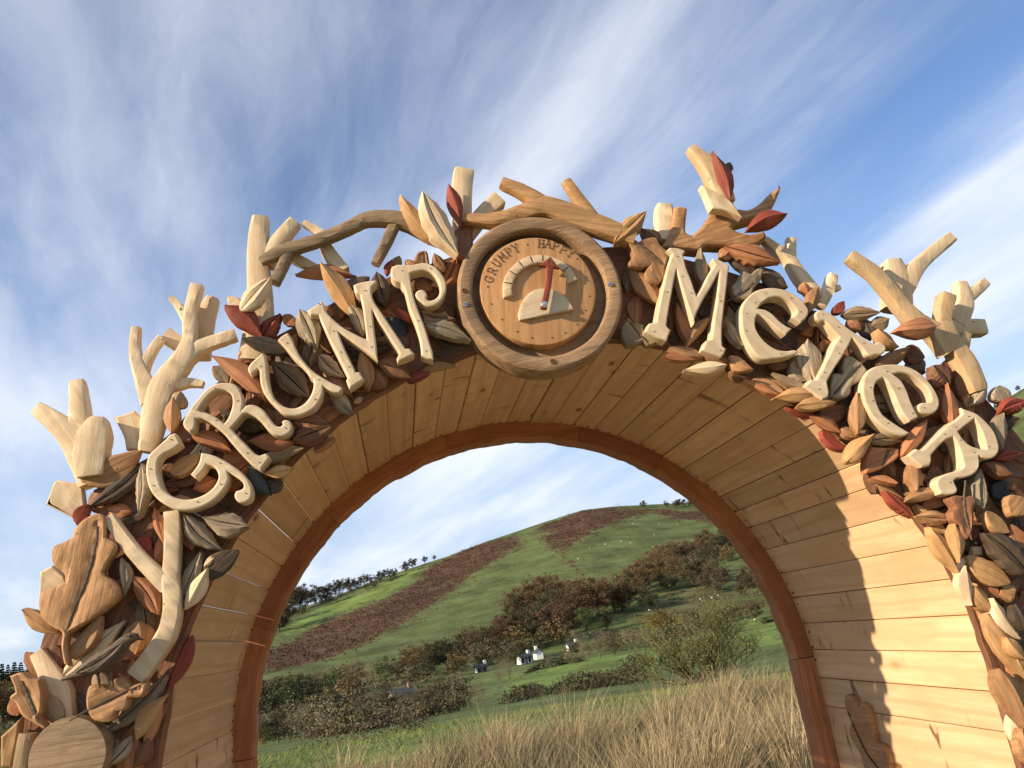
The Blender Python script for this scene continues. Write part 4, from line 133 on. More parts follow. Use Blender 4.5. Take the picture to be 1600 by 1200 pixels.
# ------------------------------------------------------------------ materials
def principled(name):
    m=bpy.data.materials.new(name); m.use_nodes=True; nt=m.node_tree; return m,nt,nt.nodes['Principled BSDF']
def wood(name,light,dark,freq=60,fib=.55,gou=.25,stripe=.35,ring=0,mottle=.5,vary=.22,rough=.62,bump=.25,stain=None,nails=0,knots=0,scratch=0):
    m,nt,p=principled(name); N=nt.nodes; L=nt.links
    tc=N.new('ShaderNodeTexCoord'); oi=N.new('ShaderNodeObjectInfo')
    off=N.new('ShaderNodeVectorMath'); off.operation='SCALE'; off.inputs[0].default_value=(13.1,7.7,5.3); L.new(oi.outputs['Random'],off.inputs['Scale'])
    ad=N.new('ShaderNodeVectorMath'); L.new(tc.outputs['Object'],ad.inputs[0]); L.new(off.outputs[0],ad.inputs[1])
    def scaled(v):
        s=N.new('ShaderNodeVectorMath'); s.operation='MULTIPLY'; L.new(ad.outputs[0],s.inputs[0]); s.inputs[1].default_value=v; return s.outputs[0]
    def noi(vec,sc,det=4,ro=.55,dist=0):
        n=N.new('ShaderNodeTexNoise'); L.new(vec,n.inputs['Vector']); n.inputs['Scale'].default_value=sc; n.inputs['Detail'].default_value=det; n.inputs['Roughness'].default_value=ro; n.inputs['Distortion'].default_value=dist; return n.outputs['Fac']
    def mix(fac,a,b,mode='MIX'):
        x=N.new('ShaderNodeMix'); x.data_type='RGBA'; x.blend_type=mode
        if isinstance(fac,(int,float)): x.inputs[0].default_value=fac
        else: L.new(fac,x.inputs[0])
        for i,v in ((6,a),(7,b)):
            if isinstance(v,tuple): x.inputs[i].default_value=(*v,1)
            else: L.new(v,x.inputs[i])
        return x.outputs[2]
    def rng_(v,a,b,c=0,d=1):
        r=N.new('ShaderNodeMapRange'); L.new(v,r.inputs[0]); 
        for i,q in enumerate((a,b,c,d)): r.inputs[i+1].default_value=q
        return r.outputs[0]
    fibre=noi(scaled((.07,1,1)),freq*2.4,5,.65)
    grain=noi(scaled((.12,1,1)),freq*.55,3,.5,.4)
    blot=noi(scaled((.6,1,1)),9,4,.6)
    fac=rng_(grain,.42,.62)
    if ring:
        w=N.new('ShaderNodeTexWave'); w.wave_type='BANDS'; w.bands_direction='Y'; L.new(scaled((.35,1,.6)),w.inputs['Vector'])
        w.inputs['Scale'].default_value=ring; w.inputs['Distortion'].default_value=2.2; w.inputs['Detail'].default_value=2; w.inputs['Detail Scale'].default_value=.8
        mm=N.new('ShaderNodeMath'); mm.operation='MAXIMUM'; L.new(fac,mm.inputs[0]); L.new(rng_(w.outputs['Fac'],.62,.95),mm.inputs[1]); fac=mm.outputs[0]
    sm=N.new('ShaderNodeMath'); sm.operation='MULTIPLY'; L.new(fac,sm.inputs[0]); sm.inputs[1].default_value=stripe
    c=mix(sm.outputs[0],light,dark)
    c=mix(rng_(fibre,.46,.68,0,fib),c,dark)
    c=mix(rng_(blot,.45,.75,0,mottle),c,stain or dark)
    hs=N.new('ShaderNodeHueSaturation'); L.new(c,hs.inputs['Color'])
    L.new(rng_(oi.outputs['Random'],0,1,1-vary,1+vary),hs.inputs['Value'])
    c=hs.outputs[0]
    if knots:
        v=N.new('ShaderNodeTexVoronoi'); v.inputs['Scale'].default_value=knots; v.inputs['Randomness'].default_value=1; L.new(scaled((.55,1.3,1)),v.inputs['Vector'])
        k=rng_(v.outputs['Distance'],.055,.12,1,0)
        wn=N.new('ShaderNodeMath'); wn.operation='MULTIPLY'; L.new(k,wn.inputs[0]); L.new(rng_(v.outputs['Color'],.40,.50),wn.inputs[1])
        c=mix(wn.outputs[0],c,(.10,.045,.015))
        halo=rng_(v.outputs['Distance'],.06,.26,.30,0); c=mix(halo,c,(.40,.20,.07))
    if scratch:
        n2=noi(scaled((.9,.22,1)),26,3,.55,.6)
        n3=noi(scaled((1,1,1)),4.0,2,.5)
        q=N.new('ShaderNodeMath'); q.operation='MULTIPLY'; L.new(rng_(n2,.60,.68),q.inputs[0]); L.new(rng_(n3,.49,.60,0,scratch),q.inputs[1])
        c=mix(q.outputs[0],c,(.13,.055,.015))
    if nails:
        v=N.new('ShaderNodeTexVoronoi'); v.inputs['Scale'].default_value=nails; L.new(scaled((1,1,.2)),v.inputs['Vector'])
        c=mix(rng_(v.outputs['Distance'],.028,.052,.9,0),c,(.02,.012,.008))
    L.new(c,p.inputs['Base Color']); p.inputs['Roughness'].default_value=rough; p.inputs['Specular IOR Level'].default_value=.28
    b=N.new('ShaderNodeBump'); b.inputs['Strength'].default_value=min(1,bump*1.7); b.inputs['Distance'].default_value=.004
    gouge=noi(scaled((.45,1,1)),34,2,.5); b0=N.new('ShaderNodeBump'); b0.inputs['Strength'].default_value=gou; b0.inputs['Distance'].default_value=.010; L.new(gouge,b0.inputs['Height']); L.new(b0.outputs[0],b.inputs['Normal'])
    g2=N.new('ShaderNodeMath'); g2.operation='ADD'; L.new(fibre,g2.inputs[0]); L.new(grain,g2.inputs[1]); L.new(g2.outputs[0],b.inputs['Height']); L.new(b.outputs[0],p.inputs['Normal'])
    return m
WD={
 'P':wood('pale_limewood',(.68,.525,.34),(.48,.33,.18),fib=.42,gou=.14,stripe=.5,ring=6,mottle=.32,vary=.07,nails=13,bump=.14),
 'Q':wood('buff_branch_wood',(.56,.39,.215),(.36,.22,.10),fib=.4,gou=.2,stripe=.4,mottle=.35,vary=.08,nails=13,bump=.22),
 'H':wood('honey_larch',(.50,.29,.125),(.29,.14,.052),stripe=.45,ring=17,mottle=.35,vary=.2,nails=16,bump=.2),
 'T':wood('tan_oak',(.42,.232,.105),(.22,.10,.04),stripe=.5,ring=19,mottle=.4,vary=.22,nails=17),
 'B':wood('brown_cedar',(.27,.127,.063),(.115,.048,.024),stripe=.5,ring=20,mottle=.45,vary=.28,nails=17),
 'D':wood('dark_weathered_wood',(.135,.092,.058),(.048,.031,.02),stripe=.5,ring=22,mottle=.5,vary=.3,bump=.45),
 'R':wood('red_padauk',(.28,.060,.032),(.12,.022,.014),stripe=.4,ring=16,mottle=.35,vary=.2,nails=17),
 'O':wood('orange_cedar',(.44,.19,.085),(.23,.085,.036),stripe=.5,ring=18,mottle=.4,vary=.22,nails=17),
 'K':wood('slate_painted_wood',(.050,.056,.062),(.024,.027,.03),stripe=.5,mottle=.4,vary=.1),
 'S':wood('silvered_oak',(.40,.31,.205),(.165,.12,.075),stripe=.6,ring=20,mottle=.45,vary=.22,nails=17,bump=.5),
 'W':wood('weathered_branch',(.32,.215,.12),(.13,.085,.046),stripe=.5,mottle=.6,vary=.15,stain=(.11,.085,.06),bump=.35),
}
M_LETTER=wood('letter_limewood',(.67,.53,.36),(.50,.36,.21),freq=45,fib=.38,gou=.08,stripe=.5,ring=7,mottle=.38,vary=.05,bump=.08,stain=(.50,.355,.20))
M_BOARD=wood('pine_board',(.66,.455,.265),(.50,.30,.145),freq=30,fib=.35,gou=.05,stripe=.55,ring=6,mottle=.5,vary=.13,rough=.55,bump=.10,knots=7,scratch=.9)
M_TRIM=wood('red_brown_trim',(.45,.195,.088),(.24,.088,.038),freq=50,stripe=.55,ring=12,mottle=.55,vary=.14,rough=.5,bump=.3)
M_BACK=wood('backing_larch',(.24,.105,.052),(.10,.04,.02),freq=60,stripe=.5,ring=20,mottle=.5,vary=.15,bump=.4)
M_RING=wood('gauge_rim_oak',(.37,.23,.122),(.18,.105,.055),freq=90,gou=.1,stripe=.6,mottle=.7,vary=.0,bump=.45,stain=(.155,.105,.066))
M_FACE=wood('gauge_face_larch',(.52,.285,.125),(.34,.165,.065),freq=60,fib=.4,gou=.05,stripe=.5,ring=9,mottle=.25,vary=.0,bump=.12)
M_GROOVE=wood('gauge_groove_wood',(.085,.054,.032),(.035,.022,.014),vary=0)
def plain(name,c,rough=.6,metal=0):
    m,nt,p=principled(name); p.inputs['Base Color'].default_value=(*c,1); p.inputs['Roughness'].default_value=rough; p.inputs['Metallic'].default_value=metal
    n=nt.nodes.new('ShaderNodeTexNoise'); n.inputs['Scale'].default_value=40
    r=nt.nodes.new('ShaderNodeMapRange'); r.inputs[3].default_value=max(.05,rough-.12); r.inputs[4].default_value=min(1,rough+.12)
    nt.links.new(n.outputs['Fac'],r.inputs[0]); nt.links.new(r.outputs[0],p.inputs['Roughness']); return m
M_BURN=plain('burnt_lettering',(.045,.022,.012),.8)
M_NAIL=plain('nail_head',(.035,.022,.016),.6,.3)
M_STEEL=plain('zinc_steel',(.62,.62,.60),.32,1)
M_SHIELD=plain('seam_light_shield',(.03,.03,.03),.9)  # for the added cover that stops light leaking between the boards

# ------------------------------------------------------------------ carved shapes
def smooth_outline(pts,sub=4):
    out=[];n=len(pts)
    for i in range(n):
        a,b=pts[i],pts[(i+1)%n]; p0,p3=pts[i-1],pts[(i+2)%n]
        P=np.array(a[:2]);Q=np.array(b[:2])
        ta=(Q-P) if a[2] else (Q-np.array(p0[:2]))/2
        tb=(Q-P) if b[2] else (np.array(p3[:2])-P)/2
        k=sub if not(a[2] and b[2]) else 2
        l=np.linalg.norm(Q-P)
        for t_ in (ta,tb):
            m=np.linalg.norm(t_)
            if m>1.4*l: t_*=1.4*l/m
        for j in range(k):
            t=j/k; h00=2*t**3-3*t*t+1;h10=t**3-2*t*t+t;h01=-2*t**3+3*t*t;h11=t**3-t*t
            out.append(h00*P+h10*ta+h01*Q+h11*tb)
    return np.array(out)
def area(p): x,y=p[:,0],p[:,1]; return .5*np.sum(x*np.roll(y,-1)-np.roll(x,-1)*y)
def inset(p,d):
    e=np.roll(p,-1,0)-p; l=np.linalg.norm(e,axis=1,keepdims=True)+1e-9; e/=l
    nn=np.c_[-e[:,1],e[:,0]]; a=np.roll(nn,1,0)+nn; ln=np.linalg.norm(a,axis=1,keepdims=True)+1e-6; a/=ln
    k=np.clip(1/np.clip((a*nn).sum(1,keepdims=True),.45,1),1,2.0); return p+a*d*k
def inside(q,polys):
    q=np.atleast_2d(q); c=np.zeros(len(q),bool)
    for p in polys:
        a=p;b=np.roll(p,-1,0)
        for i in range(len(p)):
            y1,y2=a[i,1],b[i,1]
            k=(y1>q[:,1])!=(y2>q[:,1])
            if k.any():
                xx=a[i,0]+(q[:,1]-y1)/(y2-y1+1e-12)*(b[i,0]-a[i,0]); c^=k&(q[:,0]<xx)
    return c
def dist_poly(q,line):
    d=np.full(len(q),9.)
    for a,b in zip(line[:-1],line[1:]):
        a=np.array(a);b=np.array(b);ab=b-a; t=np.clip(((q-a)@ab)/(ab@ab+1e-12),0,1)
        d=np.minimum(d,np.linalg.norm(q-(a+t[:,None]*ab),axis=1))
    return d
def solid(outer,holes=(),thick=.03,bev=.006,grid=.013,amp=.0012,midrib=None,seed=0):
    loops=[outer if area(outer)>0 else outer[::-1]]+[h if area(h)<0 else h[::-1] for h in holes]
    V=[];Fc=[];tops=[]
    for lp in loops:
        n=len(lp); rings=[(0,-thick),(0,-bev),(bev*.35,-bev*.32),(bev,0)]
        base=len(V)
        for d,h in rings:
            q=inset(lp,d) if d else lp
            V+= [(x,y,h) for x,y in q]
        tops.append((base+3*n,n,inset(lp,bev)))
        for r in range(3):
            for i in range(n):
                j=(i+1)%n; a=base+r*n; b=a+n
                Fc.append((a+i,a+j,b+j,b+i))
        
    tp=[t[2] for t in tops]; allp=np.concatenate(tp); idx=[];ed=[]
    for b,n,q in tops:
        s=len(idx); idx+=list(range(b,b+n)); ed+=[(s+i,s+(i+1)%n) for i in range(n)]
    lo=allp.min(0);hi=allp.max(0); r2=np.random.default_rng(seed)
    gx=np.arange(lo[0],hi[0],grid);gy=np.arange(lo[1],hi[1],grid*.87)
    G=np.array([(x+(j%2)*grid/2,y) for j,y in enumerate(gy) for x in gx]).reshape(-1,2)
    if len(G): G=G+r2.normal(0,grid*.1,G.shape); G=G[inside(G,tp)]
    if len(G):
        dd=np.min(np.linalg.norm(G[:,None]-allp[None],axis=2),axis=1); G=G[dd>grid*.4]
    if midrib is not None and len(midrib)>1:
        ml=[]
        for a,b in zip(midrib[:-1],midrib[1:]):
            for t in np.linspace(0,1,6)[:-1]: ml.append(np.array(a)*(1-t)+np.array(b)*t)
        ml=np.array(ml); ml=ml[inside(ml,tp)]
        if len(ml) and len(G): G=G[dist_poly(G,midrib)>grid*.45]
        if len(ml): G=np.concatenate([G,ml]) if len(G) else ml
    pts=np.concatenate([allp,G]) if len(G) else allp
    r=delaunay_2d_cdt([Vector((float(a),float(b))) for a,b in pts],ed,[],0,1e-6)
    vv=[(v.x,v.y) for v in r[0]]; orig=r[3]; mp=[]
    arr=np.array(vv); hgt=np.zeros(len(vv))
    for i,(x,y) in enumerate(vv): hgt[i]=amp*noise.noise((x*38,y*38,seed*3.7))*1.6+amp*noise.noise((x*90,y*90,seed))
    if midrib is not None and len(midrib)>1:
        d=dist_poly(arr,midrib); hgt+=.006*np.clip(d/.03,0,1)**.7-.004
    for i in range(len(vv)):
        o=[k for k in orig[i] if k<len(idx)]
        if o: mp.append(idx[o[0]])
        else: mp.append(len(V)); V.append((vv[i][0],vv[i][1],float(hgt[i])))
    tri=[t for t in r[2] if len(t)>=3]
    cen=np.array([arr[list(t)].mean(0) for t in tri]); ok=inside(cen,tp)
    for t,k in zip(tri,ok):
        if k:
            q=[mp[i] for i in t]
            if len(set(q))==len(q): Fc.append(tuple(q))
    return V,Fc
def polyobj(name,outl,holes,y,thick,bev,mat,parent,amp=.0012,midrib=None,seed=0,grid=.013,angle=None):
    O=smooth_outline(outl); H=[smooth_outline(h) for h in holes]
    c=O.mean(0)
    if angle is None:
        q=O-c; w,v=np.linalg.eigh(q.T@q); ax=v[:,1]; angle=math.atan2(ax[1],ax[0])
    ca,sa=math.cos(-angle),math.sin(-angle); R=np.array([[ca,-sa],[sa,ca]])
    tr=lambda p:(np.asarray(p)-c)@R.T
    mr=[tuple(tr(m)) for m in midrib] if midrib else None
    V,Fc=solid(tr(O),[tr(h) for h in H],thick,bev,grid,amp,mr,seed)
    M=face_matrix(c[0],c[1],y,angle); o=obj(name,mesh(name,V,Fc,19),mat,parent,M); FM[o.name]=M; return o
FM={}
def strip_mesh(pts,w,h):
    """low ridge along a polyline in a face plane: pts (u,v)"""
    V=[];F=[];n=len(pts)
    for i,p in enumerate(pts):
        a=np.array(pts[max(i-1,0)]);b=np.array(pts[min(i+1,n-1)]);d=(b-a)/(np.linalg.norm(b-a)+1e-9);nn=np.array([-d[1],d[0]])
        ww=w*(.35+.65*math.sin(math.pi*min(.93,max(.12,i/(n-1)))))
        for s,hh in ((-1,-.002),(-.5,h),(.5,h),(1,-.002)):
            q=np.array(p)+nn*s*ww; V.append((q[0],q[1],hh))
        if i: 
            for k in range(3): F.append((4*i-4+k,4*i-4+k+1,4*i+k+1,4*i+k))
    return V,F
def dense(pts,k=5):
    P=[(p[0],p[1],0) for p in pts]; n=len(P);out=[]
    for i in range(n-1):
        a,b=np.array(P[i][:2]),np.array(P[i+1][:2]);ta=(b-np.array(P[max(i-1,0)][:2]))/2;tb=(np.array(P[min(i+2,n-1)][:2])-a)/2
        for j in range(k):
            t=j/k;out.append((2*t**3-3*t*t+1)*a+(t**3-2*t*t+t)*ta+(-2*t**3+3*t*t)*b+(t**3-t*t)*tb)
    out.append(np.array(P[-1][:2])); return out
def leaf_mesh(L,w,ty,seed,thick):
    r=random.Random(seed); n=15; V=[];F=[]
    if ty=='r' and r.random()<.35: ty='g'
    elif ty=='f' and r.random()<.3: ty='r'
    hr={'r':min(.019,.21*w),'f':min(.006,.08*w),'g':min(.013,.16*w)}[ty]*r.uniform(.8,1.2)
    p={'r':1.0,'f':.74,'g':.95}[ty]*r.uniform(.9,1.12); sk=r.uniform(.72,1.2); bend=r.uniform(-.10,.10); tw=r.uniform(-.5,.5); cup=r.uniform(-.10,.12); ridge=r.uniform(-.18,.18) if ty=='r' else r.uniform(-.08,.08)
    if ty=='g': cs=[(-1,0),(-.86,.35),(-.45,1),(-.07,.75),(0,-.1),(.07,.75),(.45,1),(.86,.35),(1,0)]
    elif ty=='r': cs=[(-1,0),(-.9,.16),(-.5,.56),(-.1,.93),(0,1),(.1,.93),(.5,.56),(.9,.16),(1,0)]
    else: cs=[(-1,0),(-.93,.5),(-.8,.9),(-.4,1),(0,1.08),(.4,1),(.8,.9),(.93,.5),(1,0)]
    jag=.10 if ty=='g' else .035
    m=len(cs)+2
    for i in range(n):
        t=i/(n-1); tt=.012+.976*t
        hw=w/2*max(.05,math.sin(math.pi*tt**sk)**p)
        yb=bend*L*math.sin(math.pi*t); hk=(.35+.65*math.sin(math.pi*min(max(tt,.06),.94))**.6)
        jl=1+r.uniform(-jag,jag); jr=1+r.uniform(-jag,jag)
        def pt(c,h):
            cc=c+ridge*(1-abs(c)) if abs(c)<1 else c
            return (L*t,yb+hw*cc*(jl if c<0 else jr),h)
        zt=lambda c:hw*c*math.tan(tw*(t-.5)*.8)+cup*L*(t-.5)**2*.9
        V.append(pt(-1,-thick+zt(-1)))
        for c,h in cs: V.append(pt(c,h*hr*hk+r.uniform(-1,1)*.0006+zt(c)))
        V.append(pt(1,-thick+zt(1)))
        if i:
            a=(i-1)*m;b=i*m
            for k in range(m-1): F.append((a+k,b+k,b+k+1,a+k+1))
    F.append(tuple(range(m))); F.append(tuple(range((n-1)*m,n*m))[::-1])
    return V,[f[::-1] for f in F]
def tube(path,ws,depth,seed=0,flat=.62):
    """carved branch: path (u,v), widths; flattened many-sided section with cut ends"""
    r=random.Random(seed); k=12; V=[];F=[]; n=len(path)
    for i in range(n):
        a=np.array(path[max(i-1,0)]);b=np.array(path[min(i+1,n-1)]);d=(b-a)/(np.linalg.norm(b-a)+1e-9);nn=np.array([-d[1],d[0]])
        w=ws[i]/2*(1+r.uniform(-.014,.014)); hd=min(depth,max(.010,w*1.05)); e=1.0
        if i in(0,n-1): e=.965
        for j in range(k):
            t=2*math.pi*(j+.5)/k; c,s=math.cos(t),math.sin(t)
            c=math.copysign(abs(c)**flat,c); s=math.copysign(abs(s)**flat,s)
            q=np.array(path[i])+nn*c*w*e; V.append((q[0],q[1],s*hd*e+.0015*r.uniform(-1,1)))
        if i:
            A=(i-1)*k;B=i*k
            for j in range(k): F.append((A+j,A+(j+1)%k,B+(j+1)%k,B+j))
    F.append(tuple(range(k))[::-1]); F.append(tuple(range((n-1)*k,n*k)))
    return V,[f[::-1] for f in F]
def join(parts):
    V=[];F=[]
    for v,f in parts:
        b=len(V); V+=list(v); F+=[tuple(i+b for i in q) for q in f]
    return V,F
def lathe(prof,seg=96,closed=False):
    V=[];F=[];n=len(prof)
    for i in range(seg):
        t=2*math.pi*i/seg
        V+=[(r*math.cos(t),r*math.sin(t),h) for r,h in prof]
    for i in range(seg):
        a=i*n;b=((i+1)%seg)*n
        for k in range(n-1): F.append((a+k,b+k,b+k+1,a+k+1))
        if closed: F.append((a+n-1,b+n-1,b,a))
    return V,F
def box(x0,x1,y0,y1,z0,z1):
    return [(x,y,z) for x in(x0,x1) for y in(y0,y1) for z in(z0,z1)],[(0,1,3,2),(4,6,7,5),(0,4,5,1),(2,3,7,6),(0,2,6,4),(1,5,7,3)]
def disc_mesh(r,h,k=10):
    V=[(r*math.cos(2*math.pi*i/k),r*math.sin(2*math.pi*i/k),z) for z in(-.002,h) for i in range(k)]
    return V,[(i,(i+1)%k,k+(i+1)%k,k+i) for i in range(k)]+[tuple(range(k,2*k))]

# ------------------------------------------------------------------ the landscape: one ground sheet
def poly_mask(X,Y,polys):
    q=np.c_[X.ravel(),Y.ravel()]; m=np.zeros(len(q),bool)
    for p in polys: m|=inside(q,[np.array(p,float)])
    return m.reshape(X.shape)
def ground_sheet():
    az=np.concatenate([np.arange(-180,-30,6.),np.arange(-30,-12,1.),np.arange(-12,30,.16),np.arange(30,46,.6),np.arange(46,180.1,6.)])
    r=np.concatenate([[.3,1,2,3.5,5,6.5,8],np.arange(9,30,1.),np.arange(30,80,3.),np.arange(80,300,4.),np.arange(300,820,3.2),[840,880,950,1100,1400,1900,2600,3500]])
    A,R=np.meshgrid(np.radians(az),r,indexing='ij'); X=CAMX+R*np.sin(A);Y=CAMY+R*np.cos(A); Z=height(X,Y)
    na,nr=A.shape
    v=np.c_[X.ravel(),Y.ravel(),Z.ravel()]
    i=np.arange(na-1)[:,None]*nr+np.arange(nr-1)[None]
    f=np.stack([i,i+1,i+nr+1,i+nr],-1).reshape(-1,4)
    me=bpy.data.meshes.new('ground'); me.from_pydata(v.tolist(),[],f[:,::-1].tolist()); me.update(); me.polygons.foreach_set('use_smooth',[True]*len(me.polygons))
    nz=np.array([noise.noise((a*.045,b*.045,0))*7+noise.noise((a*.16,b*.16,3))*3 for a,b in zip(X.ravel(),Y.ravel())]).reshape(X.shape); am=np.clip(R/400,0.02,1.2); rj=np.random.default_rng(8).normal(size=(2,)+X.shape); jx=X+nz*am*.6+rj[0]*am*2.5;jy=Y+nz*am*2.2+rj[1]*am*5
    col=np.zeros((na,nr,4));col[...]=(.090,.116,.038,1)
    far=R>300; col[far]=(.088,.110,.038,1)
    col[poly_mask(jx,jy,FIELDS['rough'])]=(.098,.095,.042,1)
    col[poly_mask(jx,jy,FIELDS['bright'])]=(.125,.175,.045,1)
    col[poly_mask(jx,jy,FIELDS['bracken'])]=(.082,.050,.030,1)
    col[R>770]=(.085,.095,.03,1)
    at=me.color_attributes.new('cover','FLOAT_COLOR','POINT'); at.data.foreach_set('color',col.reshape(-1))
    m,nt,p=principled('pasture_ground'); N=nt.nodes;L=nt.links
    ca=N.new('ShaderNodeVertexColor'); ca.layer_name='cover'
    ge=N.new('ShaderNodeNewGeometry')
    n1=N.new('ShaderNodeTexNoise'); n1.inputs['Scale'].default_value=.05; n1.inputs['Detail'].default_value=8; n1.inputs['Roughness'].default_value=.65; L.new(ge.outputs['Position'],n1.inputs['Vector'])
    n2=N.new('ShaderNodeTexNoise'); n2.inputs['Scale'].default_value=1.1; n2.inputs['Detail'].default_value=5; n2.inputs['Roughness'].default_value=.7; L.new(ge.outputs['Position'],n2.inputs['Vector'])
    h=N.new('ShaderNodeHueSaturation'); L.new(ca.outputs[0],h.inputs['Color'])
    ad=N.new('ShaderNodeMath'); ad.operation='ADD'; L.new(n1.outputs['Fac'],ad.inputs[0]); L.new(n2.outputs['Fac'],ad.inputs[1])
    mr=N.new('ShaderNodeMapRange'); mr.inputs[1].default_value=.82; mr.inputs[2].default_value=1.18; mr.inputs[3].default_value=.52; mr.inputs[4].default_value=1.5; L.new(ad.outputs[0],mr.inputs[0]); L.new(mr.outputs[0],h.inputs['Value'])
    mh=N.new('ShaderNodeMapRange'); mh.inputs[1].default_value=.35; mh.inputs[2].default_value=.65; mh.inputs[3].default_value=.485; mh.inputs[4].default_value=.515; L.new(n1.outputs['Fac'],mh.inputs[0]); L.new(mh.outputs[0],h.inputs['Hue'])
    L.new(h.outputs[0],p.inputs['Base Color']); p.inputs['Roughness'].default_value=.95; p.inputs['Specular IOR Level'].default_value=.1
    b=N.new('ShaderNodeBump'); b.inputs['Strength'].default_value=.6; b.inputs['Distance'].default_value=.25; L.new(n2.outputs['Fac'],b.inputs['Height']); L.new(b.outputs[0],p.inputs['Normal'])
    tag(obj('ground',me,m),'green pasture, fields and hillside','ground',kind='structure')
ground_sheet()

def bounce_path():  # added below the view: pale ground that reflects warm sunlight onto the arch underside
    rg=np.random.default_rng(4); ys=np.arange(-9,5.2,.35); V=[];F=[]
    for i,y in enumerate(ys):
        w=.92+.75*min(1,max(0,(-y-.5)/2.2))+(.22*noise.noise((y*.7,1,0)) if y<-1.2 or y>1.4 else 0)
        for k,u in enumerate(np.linspace(-1,1,9)): V.append((u*w+.12*noise.noise((y*.4,5,0)),y,.006+float(height(u*w,y))+.012*noise.noise((u*2,y*1.5,2))*(abs(u)<.9)))
        if i:
            for k in range(8): F.append(((i-1)*9+k,(i-1)*9+k+1,i*9+k+1,i*9+k))
    m,nt,p=principled('bounce_gravel'); n=nt.nodes.new('ShaderNodeTexNoise'); n.inputs['Scale'].default_value=60; n.inputs['Detail'].default_value=8
    r=nt.nodes.new('ShaderNodeValToRGB'); r.color_ramp.elements[0].position=.35; r.color_ramp.elements[0].color=(.22,.16,.10,1); r.color_ramp.elements[1].position=.65; r.color_ramp.elements[1].color=(.50,.40,.28,1)
    tc=nt.nodes.new('ShaderNodeTexCoord'); nt.links.new(tc.outputs['Object'],n.inputs['Vector']); nt.links.new(n.outputs['Fac'],r.inputs[0]); nt.links.new(r.outputs[0],p.inputs['Base Color']); p.inputs['Roughness'].default_value=.95
    tag(obj('path',mesh('path',V,F,60),m),'added pale gravel strip out of view, bouncing light up under the arch','path',kind='structure')
bounce_path()

# ------------------------------------------------------------------ foliage
def foliage(name,c,vary=.25,trans=.15):
    m,nt,p=principled(name); N=nt.nodes;L=nt.links
    oi=N.new('ShaderNodeObjectInfo'); ge=N.new('ShaderNodeNewGeometry')
    n=N.new('ShaderNodeTexNoise'); n.inputs['Scale'].default_value=.55; n.inputs['Detail'].default_value=4; L.new(ge.outputs['Position'],n.inputs['Vector'])
    h=N.new('ShaderNodeHueSaturation'); h.inputs['Color'].default_value=(*c,1)
    a=N.new('ShaderNodeMapRange'); L.new(n.outputs['Fac'],a.inputs[0]); a.inputs[1].default_value=.3;a.inputs[2].default_value=.7;a.inputs[3].default_value=.55;a.inputs[4].default_value=1.45
    b=N.new('ShaderNodeMapRange'); L.new(oi.outputs['Random'],b.inputs[0]); b.inputs[3].default_value=1-vary;b.inputs[4].default_value=1+vary
    q=N.new('ShaderNodeMath'); q.operation='MULTIPLY'; L.new(a.outputs[0],q.inputs[0]);L.new(b.outputs[0],q.inputs[1]);L.new(q.outputs[0],h.inputs['Value'])
    b2=N.new('ShaderNodeMapRange'); L.new(oi.outputs['Random'],b2.inputs[0]); b2.inputs[3].default_value=.485;b2.inputs[4].default_value=.52; L.new(b2.outputs[0],h.inputs['Hue'])
    L.new(h.outputs[0],p.inputs['Base Color']); p.inputs['Roughness'].default_value=.85; p.inputs['Specular IOR Level'].default_value=.1
    return m
FOL={'r':foliage('rust_autumn_foliage',(.120,.078,.042)),'d':foliage('dark_olive_foliage',(.058,.055,.030)),'g':foliage('green_foliage',(.07,.085,.03)),
 'b':foliage('brown_olive_foliage',(.092,.074,.043)),'y':foliage('yellow_olive_foliage',(.17,.125,.038)),'p':foliage('bare_grey_twigs',(.175,.145,.095)),
 'k':foliage('skyline_foliage',(.055,.046,.028)),'n':foliage('conifer_foliage',(.022,.032,.018))}
M_BARK=foliage('tree_bark',(.10,.075,.05))
def quads(cen,size,rg,flat=0):
    n=len(cen); a=rg.normal(size=(n,3)); a/=np.linalg.norm(a,axis=1,keepdims=True); b=np.cross(a,rg.normal(size=(n,3))); b/=np.linalg.norm(b,axis=1,keepdims=True)+1e-9
    s=size*(.6+.8*rg.random((n,1))); a=a*s;b=b*s*.7
    v=np.stack([cen-a-b*.3,cen-b,cen+a+b*.2,cen+b],1).reshape(-1,3); f=np.arange(n*4).reshape(n,4); return v,f
def cloud_mesh(name,v,f):
    me=bpy.data.meshes.new(name); me.from_pydata(v.tolist(),[],f.tolist()); me.update(); return me
def crown(kind,seed):
    rg=np.random.default_rng(seed); pts=[]
    if kind=='n':
        nw=9; 
        for i in range(nw):
            z=.18+.8*i/nw; rad=.24*(1-i/nw)+.03
            n=int(40+160*(1-i/nw)); t=rg.random(n)*6.283; rr=rad*np.sqrt(rg.random(n))*(.75+.35*rg.random(n)); pts.append(np.c_[rr*np.cos(t),rr*np.sin(t),z-rr*.35+rg.normal(0,.015,n)])
        size=.028
    else:
        cl=44 if kind!='p' else 44
        w={'r':.36,'d':.38,'g':.38,'b':.40,'y':.42,'p':.36,'k':.40}[kind]; lobes=rg.normal(size=(6,3))
        for i in range(cl):
            d=rg.normal(size=3); d/=np.linalg.norm(d); rr=rg.random()**.42
            zc=.54; c=np.array([d[0]*w*rr,d[1]*w*rr,zc+d[2]*(.42 if kind!='k' else .40)*rr]); n=190 if kind!='p' else 110
            s=.085*(.7+.6*rg.random()); pts.append(c+rg.normal(0,s*.55,(n,3))*[1,1,.8])
        size=.0115 if kind!='p' else .0075
    P=np.concatenate(pts); P=P[P[:,2]>.06]
    return cloud_mesh('crown',*quads(P,size,rg))
